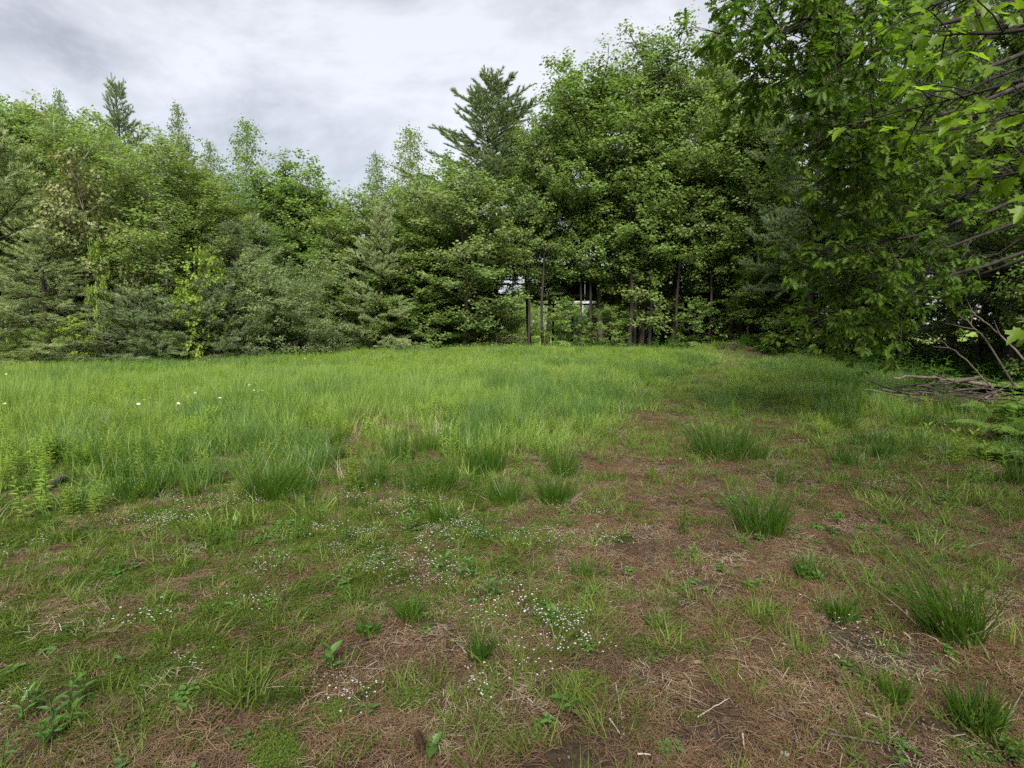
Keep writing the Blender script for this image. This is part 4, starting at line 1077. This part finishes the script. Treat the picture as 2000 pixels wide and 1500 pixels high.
for k in range(3):
    g_ = Geo(); n = 40; a = r.uniform(0, TAU, n); rr = 0.22 * np.sqrt(r.uniform(0, 1, n)); S_ = r.uniform(0.003, 0.009, n)
    C = np.stack([np.cos(a) * rr, np.sin(a) * rr, S_ * 0.4], 1)
    O_ = np.array([(1, 0, 0), (0, 1, 0), (-1, 0, 0), (0, -1, 0), (0, 0, 0.8), (0, 0, -0.6)], float)
    V = C[:, None] + S_[:, None, None] * (O_[None] * r.uniform(0.6, 1.3, (n, 6, 1)))
    T_ = np.array([(0, 1, 4), (1, 2, 4), (2, 3, 4), (3, 0, 4), (1, 0, 5), (2, 1, 5), (3, 2, 5), (0, 3, 5)])
    g_.add(V.reshape(-1, 3), (T_[None] + (np.arange(n) * 6)[:, None, None]).reshape(-1, 3)); V_crumb.append(g_.mesh('soil_crumbs', M['deadleaf'], smooth=False))
x, y, q = field_points(1300, 1.2, 6.5, 113)
put('soil_crumbs', x, y, q, 0.6, 1.3, V_crumb, 'crumbs of soil and bark lying on the bare ground', None, 0.05)
V_stem = []
for k in range(4):
    g_ = Geo(); blades(g_, 7, r, 0.05, 0.34, 0.006, 0.12, 0.25)
    if k % 2: stalk_plant(g_, r, 0.32, 12, 0.05, NARROW, lean=0.08)
    V_stem.append(g_.mesh('thin_stems', M['tussock' if k < 2 else 'short']))
x, y, q = field_points(1500, 3.2, 8.5, 115)
keep = q.random(len(x)) < (0.25 + 0.5 * sstep(0.8, -1.5, x)) * sstep(3.4, 5.0, y) * (1 - worn(x, y))
put('thin_stems', x[keep], y[keep], q, 0.5, 1.2, V_stem, 'thin upright grass stems standing in front of the meadow', None, 0.12)
# woodland floor
x, y, q = field_points(12000, 8, 46, 110, half=1.25)
keep = (inside(x, y) < 0.7) | (mound(x, y) > 0.5)
put('leaf_litter', x[keep], y[keep], q, 1.0, 2.2, V_dead, 'brown fallen leaves under the trees', None, 0.1)
V_under = []
for k in range(3):
    g_ = Geo()
    for j in range(5): stalk_plant(g_, r, r.uniform(0.25, 0.7), 12, 0.11, OVAL, x=r.normal(0, 0.2), y=r.normal(0, 0.2), lean=0.3, up=0.3)
    V_under.append(g_.mesh('undergrowth', M['weed']))
x, y, q = field_points(9000, 8, 36, 111, half=1.15)
i_ = inside(x, y)
keep = (i_ < 0.4) & (q.random(len(x)) < 0.08 + 0.4 * sstep(-2.0, 0.2, i_) + 0.25 * sstep(6, 10, x))
put('undergrowth', x[keep], y[keep], q, 0.6, 1.4, V_under, 'leafy green undergrowth along the edge of the woods', None, 0.15)

# ------------------------------------------------------------------ tussocks: each its own
def tussock(px_, py_, wpx, hpx, label, seed, mat='tussock', n=150, lean=0.3, wind=(0, 0), bw=0.006):
    n = int(n * 1.9)
    p = gp(px_, py_); ppm = F / p[1] * 0.97
    r = np.random.default_rng(seed); g_ = Geo()
    W, H = wpx / ppm, hpx / ppm
    blades(g_, n, r, W * 0.36, H * 1.12, bw, lean, 0.35, wind=wind)
    blades(g_, n // 8, r, W * 0.4, H * 0.6, bw * 0.7, 0.6, 0.9, mat=1)
    o_ = obj('grass_tussock', g_.mesh('grass_tussock', [M[mat], M['straw']]), None, (p[0], p[1], p[2] - 0.01))
    return tag(o_, label, 'grass tussock', 'grass tussocks')
TUS = [
 (320, 912, 115, 62, 'dense tussock on the left, behind the tussock with arching blades', 240),
 (282, 972, 120, 75, 'loose left tussock with arching blades in front of the dense one', 150),
 (530, 975, 108, 72, 'dense dome shaped dark green tussock left of centre', 300),
 (737, 945, 55, 50, 'small tussock between the dome tussock and the broad central one', 90),
 (845, 958, 125, 66, 'broad tussock in the middle of the foreground row', 260),
 (700, 995, 50, 40, 'little tuft in front of the small central tussock', 60),
 (865, 1020, 70, 48, 'low tuft in front of the broad middle tussock', 80),
 (985, 982, 88, 62, 'left one of the two round tussocks side by side near the track', 190),
 (1085, 982, 82, 66, 'right one of the two round tussocks side by side near the track', 190),
 (1098, 932, 60, 78, 'taller tussock behind the right round tussock', 130),
 (372, 970, 40, 55, 'thin upright tuft between the left tussocks and the dome', 40),
 (1405, 893, 140, 95, 'tall swaying tussock between the two wheel tracks', 260),
 (1470, 895, 70, 50, 'smaller tussock at the right foot of the tall swaying one', 100),
 (1485, 1040, 110, 120, 'open tussock of long stiff blades on the right of the track', 120),
 (1525, 945, 55, 70, 'sparse upright tuft behind the open stiff tussock', 30),
 (1640, 790, 80, 70, 'bushy tussock on the right, behind its twin', 170),
 (1648, 838, 58, 55, 'bushy tussock on the right, in front of its twin', 130),
 (1725, 893, 48, 44, 'small round tussock alone on the right', 100),
 (1785, 832, 85, 60, 'tussock in front of the brush pile, left one', 120),
 (1880, 835, 95, 55, 'tussock in front of the brush pile, right one', 120),
 (1862, 1245, 120, 185, 'big leaning tussock at the right edge of the foreground', 110),
 (1905, 1412, 120, 92, 'tussock near the bottom right corner', 90),
 (1748, 1372, 55, 70, 'small tuft left of the bottom right tussock', 35),
 (800, 1208, 60, 52, 'small tuft in the middle of the mossy foreground', 60),
 (722, 1240, 48, 42, 'tiny tuft left of the tuft in the mossy middle', 45),
 (935, 1285, 55, 65, 'tuft right of the middle of the mossy foreground', 50),
 (85, 868, 95, 45, 'dark low tussock near the left edge', 160),
 (318, 747, 55, 26, 'far dark round tussock on the left of the meadow', 200),
 (760, 800, 170, 60, 'wide blue-green tussock in the centre of the meadow', 260),
 (1000, 830, 150, 70, 'blue-green tussock left of the track', 240),
 (1580, 1130, 60, 60, 'tuft beside the small herbs right of the track', 50),
 (1640, 1210, 70, 50, 'low pale tuft right of the track', 60),
 (1280, 1225, 50, 35, 'low tuft on the bare track', 40),
 (1135, 1125, 60, 40, 'low tuft at the left rim of the track', 50)]
for i, t in enumerate(TUS):
    blue_ = 'blue-green' in t[4]
    lean_r = (-0.45, 0) if 'big leaning' in t[4] else (-0.15, 0) if 'swaying' in t[4] else (0, 0)
    tussock(t[0], t[1], t[2], t[3], t[4], 500 + i, 'grass_blue' if blue_ else 'tussock', t[5], 0.35 if t[5] > 100 else 0.25, lean_r, 0.008 if blue_ or t[1] > 1000 else 0.006)

# ------------------------------------------------------------------ broad-leaved weeds
def weed(px_, py_, h, nl, ll, label, seed, outline=OVAL, stems=1, mat='weed', name='weed_plant', up=0.7, sp_=0.05):
    p = gp(px_, py_); r = np.random.default_rng(seed)
    root = empty(name, p); tag(root, label, 'plant', None)
    q = Geo()
    for j in range(stems):
        x_, y_ = (0, 0) if j == 0 else r.normal(0, sp_, 2)
        lg = Geo()
        d = norm(np.array([r.normal(0, .12), r.normal(0, .12), 1.0])); S = grow((x_, y_, -0.01), d, h * r.uniform(0.7, 1.1), 5, 0.05, 0.03, r)
        tube(q, S, np.linspace(0.0045, 0.0022, 6), 5, cap=False)
        for i in range(nl):
            t = 0.1 + 0.9 * (i + 0.5) / nl; w, _ = along(S, t); a = i * 2.4 + r.normal(0, .3); u_ = up + (0.8 if t > 0.8 else 0)
            lq = Geo(); leaves(lq, np.zeros((1, 3)), np.array([[math.cos(a), math.sin(a), u_]]), np.array([[-math.cos(a) * u_, -math.sin(a) * u_, 1.0]]), [ll * r.uniform(0.75, 1.2)], outline, bend=0.35)
            obj('leaf', lq.mesh('leaf', M[mat], smooth=False), root, w)
    obj('stem', q.mesh('stem', M[mat]), root)
    return root
LANCE = [(0, 0), (0.2, 0.11), (0.5, 0.15), (0.8, 0.08), (1, 0)]
BROAD = [(0, 0), (0.15, 0.18), (0.4, 0.27), (0.7, 0.2), (1, 0)]
JAG = [(0, 0), (0.12, 0.2), (0.3, 0.22), (0.36, 0.36), (0.5, 0.25), (0.62, 0.3), (0.72, 0.18), (1, 0)]
weed(855, 1120, 0.16, 5, 0.088, 'upright plant with long pale leaves at the left of the leafy group', 1, LANCE, 2)
weed(905, 1135, 0.18, 6, 0.088, 'tallest plant with long pale leaves in the middle of the leafy group', 2, LANCE, 2)
weed(965, 1165, 0.15, 6, 0.082, 'plant with long pale leaves at the right of the leafy group', 3, LANCE, 2)
weed(945, 1060, 0.14, 6, 0.068, 'leafy plant behind the group of long leaved plants', 4, LANCE, 2)
weed(810, 1040, 0.20, 8, 0.075, 'narrow leaved plant right of the low tuft in the middle', 5, LANCE, 3)
weed(130, 1430, 0.13, 9, 0.06, 'large lush leafy weed in the bottom left corner', 6, LANCE, 7, sp_=0.09)
weed(60, 1400, 0.12, 7, 0.055, 'broad leaved weed at the left edge beside the lush weed', 7, LANCE, 3)
weed(372, 1395, 0.06, 5, 0.048, 'small weed with rounded leaves right of the lush weed', 8, BROAD, 1, up=0.3)
weed(648, 1310, 0.13, 5, 0.068, 'weed with broad upright leaves in the mossy foreground', 9, BROAD, 1, up=1.2)
weed(850, 1470, 0.05, 4, 0.058, 'pale jagged leaved seedling beside the pine cone', 10, JAG, 1, up=0.5)
weed(1085, 1220, 0.09, 7, 0.058, 'dark leafy weed left of the bare track', 11, BROAD, 2, up=0.4)
weed(1098, 1385, 0.09, 6, 0.051, 'light green weed among white flowers near the bottom', 12, BROAD, 2, up=0.5)
weed(1868, 905, 0.42, 22, 0.088, 'tall willowherb with many narrow leaves at the right', 13, LANCE, 4, 'forb', sp_=0.10)
weed(1925, 930, 0.36, 18, 0.082, 'willowherb just right of the tallest one', 14, LANCE, 3, 'forb', sp_=0.12)
weed(1905, 948, 0.16, 12, 0.075, 'low dark leafy plant at the foot of the willowherbs', 15, LANCE, 3, up=0.4)
weed(1355, 1090, 0.09, 8, 0.054, 'leafy weed on the right rim of the track', 16, LANCE, 3, up=0.4)
weed(1600, 1140, 0.08, 8, 0.048, 'small herb right of the track behind the low pale tuft', 17, BROAD, 3, up=0.4)
weed(240, 1300, 0.07, 6, 0.041, 'little weed in the moss on the left', 18, LANCE, 2)

# ------------------------------------------------------------------ oxeye daisies
def daisy_meshes():
    q = Geo(); n = 16; az = np.arange(n) * TAU / n
    leaves(q, np.zeros((n, 3)), np.stack([np.cos(az), np.sin(az), np.full(n, 0.12)], 1), np.tile([0., 0, 1], (n, 1)), np.full(n, 0.024), [(0.25, 0.0), (0.5, 0.13), (0.9, 0.13), (1, 0)])
    c = Geo(); tube(c, [(0, 0, -0.004), (0, 0, 0.001), (0, 0, 0.004)], [0.007, 0.008, 0.004], 8)
    return q.mesh('petals', M['petal'], smooth=False), c.mesh('disc', M['yellow'])
DP, DC = daisy_meshes()
DAISY = [(10, 796), (15, 742), (222, 790), (226, 764), (358, 776), (368, 780), (383, 773), (352, 795), (285, 787), (295, 783), (307, 794), (487, 757), (497, 768), (502, 753), (515, 768), (543, 797), (400, 763), (430, 783), (273, 796), (672, 664 + 30), (885, 700), (968, 704), (1005, 716), (1280, 690), (596, 705), (810, 735), (455, 770), (98, 797)]
for i, (a, b) in enumerate(DAISY):
    p = gp(a, b + (26 if b > 745 else 10)); h = min(max(0.30, at(a, b, p[1])[2] - p[2] + 0.06), 0.8)
    root = empty('daisy', p, i * 1.1); tag(root, 'white daisy with a yellow centre on a thin stem in the meadow', 'flower', 'white daisies in the meadow')
    g_ = Geo(); tube(g_, [(0, 0, -0.01), (0.01, 0, h * 0.5), (0, 0.01, h)], [0.003, 0.002, 0.0016], 4, cap=False)
    obj('stem', g_.mesh('stem', M['forb']), root)
    t1 = obj('petals', DP, root, (0, 0.01, h)); t2 = obj('disc', DC, root, (0, 0.01, h))
    tl = (0.45 + 0.3 * math.sin(i * 2.1), 0.3 * math.cos(i * 3.3), 0); t1.rotation_euler = tl; t2.rotation_euler = tl
    t1.scale = (1.15,) * 3; t2.scale = (1.15,) * 3

# ------------------------------------------------------------------ ferns at the right
def fern_mesh(seed, n=8, L=0.6):
    r = np.random.default_rng(seed); me_ = []
    q = Geo(); P, D, N, S = [], [], [], []
    for i in range(n):
        az = i * TAU / n + r.normal(0, 0.25); LL = L * r.uniform(0.7, 1.15)
        pts = [np.array([math.cos(az) * LL * t * 0.9, math.sin(az) * LL * t * 0.9, LL * (1.0 * t - 0.75 * t * t)]) for t in np.linspace(0, 1, 9)]
        tube(q, pts, np.linspace(0.004, 0.001, 9), 4, cap=False)
        for k in range(34):
            t = 0.14 + 0.86 * k / 34; w, d = along(np.array(pts), t)
            side = np.array([-math.sin(az), math.cos(az), 0])
            for sg in (1, -1):
                P.append(w); D.append(sg * side * 0.9 + d * 0.45 + np.array([0, 0, -0.12])); N.append(np.array([0, 0, 1.0]) + 0.2 * r.normal(0, 1, 3)); S.append(0.24 * LL * math.sin(math.pi * (0.18 + 0.80 * t)) + 0.01)
    leaves(q, np.array(P), np.array(D), np.array(N), np.array(S), [(0, 0), (0.12, 0.075), (0.5, 0.055), (1, 0)])
    return q.mesh('fern', M['fern'], smooth=False)
FM = [fern_mesh(s) for s in (1, 2, 3)]
FERN = [(1975, 862, 1.25), (1995, 815, 1.2), (1935, 812, 0.9), (1990, 905, 0.9)]
for i, (a, b, s) in enumerate(FERN):
    p = gp(a, b); o_ = obj('fern_plant', FM[i % 3], None, p); o_.scale = (s, s, s); o_.rotation_euler = (0, 0, i * 1.3)
    tag(o_, ['large fern at the right edge below the leaning bare branches', 'fern behind the large one at the right edge', 'small fern in front of the brush pile end', 'low fern nearest the camera at the right edge'][i], 'fern', 'ferns')
q = np.random.default_rng(77)
for i in range(46):
    a = q.uniform(1560, 2010); dp = np.interp(a, [1560, 1700, 1800, 1900, 2010], [23.5, 18, 14.5, 12.0, 11.0]) + q.uniform(-0.6, 2.2)
    x_ = (a - 1000) / F * dp
    if on_pile(np.array([x_]), np.array([dp]))[0]: continue
    o_ = obj('fern_plant', FM[i % 3], None, (x_, dp, tz(x_, dp) + 0.02)); s = q.uniform(0.9, 1.6); o_.scale = (s, s, s); o_.rotation_euler = (0, 0, q.uniform(0, TAU))
    tag(o_, 'shaded fern in the fern bed beneath the oak', 'fern', 'ferns beneath the oak')

# ------------------------------------------------------------------ dead wood
def stick(name, pts, r0, r1, label, cat, mat='deadwood', group=None, forks=0, seed=0, sides=7):
    pts = np.array(pts, float); r = np.random.default_rng(seed)
    t = np.linspace(0, 1, len(pts)); tt = np.linspace(0, 1, 12)
    B = np.stack([np.interp(tt, t, pts[:, k]) for k in range(3)], 1)
    for _ in range(2): B[1:-1] = 0.25 * B[:-2] + 0.5 * B[1:-1] + 0.25 * B[2:]
    L = np.linalg.norm(B[-1] - B[0]); B[1:-1] += r.normal(0, 0.006 * L, (10, 3))
    o0 = B[0].copy(); g_ = Geo(); tube(g_, B - o0, np.linspace(r0, r1, 12) * r.uniform(0.92, 1.08, 12), sides)
    for k in range(forks):
        q_, d_ = along(B - o0, r.uniform(0.35, 0.85)); d2 = perp_turn(d_, r.uniform(0.4, 0.8), r.uniform(0, TAU), r)
        if d2[2] < 0: d2[2] *= -0.6
        tube(g_, grow(q_, d2, L * r.uniform(0.15, 0.35), 5, 0.1, 0.02, r), np.linspace(r1 * 1.6, r1 * 0.5, 6), 5)
    o_ = obj(name, g_.mesh(name, M[mat]), None, o0)
    return tag(o_, label, cat, group)
def G(px_, py_, dz=0.0):
    p = gp(px_, py_); p[2] += dz; return p
stick('log', [G(72, 968, 0.045), G(126, 941, 0.05)], 0.042, 0.034, 'short broken log lying on bare ground at the left', 'log', 'bark', seed=2)
p0 = np.array([-10.6, 24.0, 0.2]); 
stick('fallen_branch', [at(532, 690, 24.6), at(565, 673, 24.5), at(597, 659, 24.3)], 0.06, 0.035, 'forked dead branch leaning up in front of the pale round shrub', 'branch', forks=2, seed=4)
stick('fallen_branch', [at(545, 692, 24.3), at(572, 678, 24.3), at(586, 664, 24.3)], 0.05, 0.02, 'thinner dead branch beside the forked one by the round shrub', 'branch', seed=5)
# brush pile under the oak
BD = 11.6
stick('fallen_branch', [at(1745, 738, BD), at(1790, 734, BD), at(1850, 741, BD), at(1930, 752, BD)], 0.02, 0.038, 'long pale branch lying across the top of the brush pile', 'branch', seed=6, forks=1)
stick('bare_branch', [at(1982, 756, 10.4), at(1945, 690, 10.5), at(1895, 628, 10.7), at(1862, 610, 10.9)], 0.022, 0.008, 'tall bare branch arching up from the brush pile', 'branch', 'bark', forks=3, seed=7)
stick('bare_branch', [at(2010, 712, 9.6), at(1960, 660, 9.8), at(1915, 622, 10), at(1895, 610, 10.2)], 0.02, 0.008, 'reddish bare branch at the right edge leaning over the brush pile', 'branch', 'bark', forks=2, seed=8)
stick('bare_branch', [at(1933, 752, 11.2), at(1890, 705, 11.2), at(1850, 675, 11.3), at(1810, 652, 11.4)], 0.015, 0.006, 'thin curved bare branch left of the tall arching one', 'branch', forks=2, seed=9)
q = np.random.default_rng(13)
for i in range(48):
    a = q.uniform(1755, 1960); dp = BD + q.uniform(-1.0, 0.8); lay = q.uniform(0, 1)
    b0 = gp(a, 803)[2]; zc = tz((a - 1000) / F * dp, dp) + 0.05 + 0.42 * lay * math.sin(math.pi * np.clip((a - 1720) / 290, 0, 1))
    x_ = (a - 1000) / F * dp; L = q.uniform(0.5, 1.5); an = q.normal(0, 0.85); tl = q.normal(0.0, 0.16)
    d_ = np.array([math.cos(an), math.sin(an), tl]) * L / 2; c_ = np.array([x_, dp, zc])
    stick('brush_stick', [c_ - d_, c_ + q.normal(0, 0.03, 3), c_ + d_], q.uniform(0.010, 0.026), 0.007, 'dead stick lying in the brush pile beneath the oak', 'stick', 'deadwood' if i % 7 == 0 else ('bark', 'bark_dark', 'bark')[i % 3], 'sticks in the brush pile', seed=50 + i, sides=5)
# two thin bare stems leaning on the left edge of the woods
stick('leaning_sapling', [at(195, 700, 21.3), at(185, 660, 21.3), at(172, 622, 21.5)], 0.035, 0.012, 'left of the two thin bare stems under the left pines', 'dead sapling', 'bark', forks=2, seed=21)
stick('leaning_sapling', [at(207, 700, 21.3), at(200, 662, 21.3), at(190, 628, 21.5)], 0.04, 0.014, 'right of the two thin bare stems under the left pines', 'dead sapling', 'bark', forks=2, seed=22)
stick('leaning_sapling', [at(698, 690, 29.0), at(684, 600, 29.2), at(674, 500, 29.5)], 0.05, 0.02, 'pale leaning stem right of the pale round shrub', 'dead sapling', 'deadwood', forks=2, seed=23)
stick('leaning_sapling', [at(765, 690, 29.0), at(735, 620, 29.2), at(692, 540, 29.5)], 0.045, 0.02, 'slanting pale stem in the shade left of the middle maples', 'dead sapling', 'deadwood', seed=24)
# twigs and chips on the near ground
TW = [((1620, 1442), (1717, 1460), .006, 'dark twig near the bottom right', 'bark'), ((1362, 1407), (1425, 1370), .0028, 'pale twig angled across the bare ground', 'chip'), ((1202, 1340), (1215, 1412), .002, 'thin straight straw pointing to the camera', 'chip'),
      ((1030, 1370), (1095, 1420), .0028, 'pale straw left of the bare patch', 'chip'), ((1190, 1410), (1210, 1440), .0032, 'short pale twig near a straw on the bare patch', 'chip'), ((1665, 1237), (1695, 1232), .004, 'short dark twig behind the white stone', 'bark'),
      ((1710, 1182), (1748, 1188), .004, 'pale twig left of the big leaning tussock', 'chip'), ((430, 1347), (620, 1347), .0022, 'long straw lying level across the moss', 'straw'), ((470, 1370), (515, 1325), .002, 'straw crossing the long level straw on its left', 'straw'),
      ((500, 1357), (585, 1312), .002, 'straw crossing the long level straw in its middle', 'straw'), ((1560, 1165), (1600, 1182), .003, 'pale twig in the middle of the right ground', 'chip'), ((1450, 1440), (1453, 1470), .004, 'wood splinter at the bottom right of the track', 'chip'),
      ((1770, 1198), (1772, 1210), .007, 'upright pale wood chip left of the leaning tussock', 'chip'), ((1765, 1243), (1778, 1254), .007, 'pale wood chip at the foot of the leaning tussock', 'chip'), ((1630, 1285), (1640, 1292), .005, 'pale chip below the white stone', 'chip'),
      ((1245, 1480), (1270, 1482), .004, 'small chip at the bottom edge', 'chip'), ((1690, 1400), (1720, 1412), .004, 'pale splinter left of the bottom right tuft', 'chip'), ((1845, 1285), (1875, 1302), .003, 'pale straw in front of the leaning tussock', 'straw'), ((1440, 1320), (1452, 1338), .003, 'light twig in the middle of the bare ground', 'chip')]
for i, (a, b, rr, lab, mt) in enumerate(TW):
    stick('twig', [G(*a, rr + 0.012), G((a[0] + b[0]) / 2, (a[1] + b[1]) / 2, rr + 0.014), G(*b, rr + 0.012)], rr, rr * 0.7, lab, 'twig', mt, 'twigs on the foreground', seed=100 + i, sides=6)
def pebble(px_, py_, s, label, seed, mat='stone', name='stone', cat='stone'):
    r = np.random.default_rng(seed); import bmesh
    bm = bmesh.new(); bmesh.ops.create_icosphere(bm, subdivisions=2, radius=1)
    for v in bm.verts:
        k = 1 + 0.22 * math.sin(v.co.x * 3 + seed) * math.cos(v.co.y * 2.5 + seed * 2) + r.normal(0, 0.03)
        v.co = Vector((v.co.x * k * s, v.co.y * k * s * 0.75, v.co.z * k * s * 0.5))
    me_ = bpy.data.meshes.new(name); bm.to_mesh(me_); bm.free(); me_.materials.append(M[mat])
    me_.polygons.foreach_set("use_smooth", np.ones(len(me_.polygons), bool))
    p = gp(px_, py_); o_ = obj(name, me_, None, p + np.array([0, 0, s * 0.25])); o_.rotation_euler = (0, 0, seed)
    return tag(o_, label, cat)
pebble(1530, 1260, 0.016, 'small white stone on the needle litter', 1, 'chip')
pebble(1287, 1484, 0.014, 'smooth pebble at the bottom edge', 2)
pebble(1532, 1474, 0.016, 'grey pebble near the bottom edge right of the track', 3)
pebble(1277, 1077, 0.025, 'dark clod of earth on the bare track', 4, 'bark_dark', 'earth_clod', 'clod')
pebble(545, 1430, 0.012, 'small brown pebble in the moss near the bottom', 5)
# pine cone
def cone():
    r = np.random.default_rng(4); p = gp(832, 1478); root = empty('pine_cone', p, 0.5); tag(root, 'pine cone standing beside the jagged leaved seedling', 'pine cone')
    ax_ = norm(np.array([-0.25, 0.35, 0.9])); L = 0.10
    c_ = Geo(); tube(c_, [(0, 0, 0), tuple(ax_ * L * 0.5), tuple(ax_ * L)], [0.008, 0.010, 0.003], 7); obj('core', c_.mesh('core', M['bark']), root)
    for i in range(52):
        t = (i + 0.5) / 52; d = perp_turn(ax_, 1.05 - 0.4 * t, i * 2.4, r); q_ = Geo()
        leaves(q_, np.zeros((1, 3)), [d], [ax_ + d * 0.1], [0.030 * math.sin(math.pi * (0.25 + 0.65 * t)) + 0.004], [(0, 0), (0.4, 0.28), (0.85, 0.34), (1, 0)], bend=-0.15)
        obj('scale', q_.mesh('scale', M['deadleaf'], smooth=False), root, ax_ * L * t)
cone()
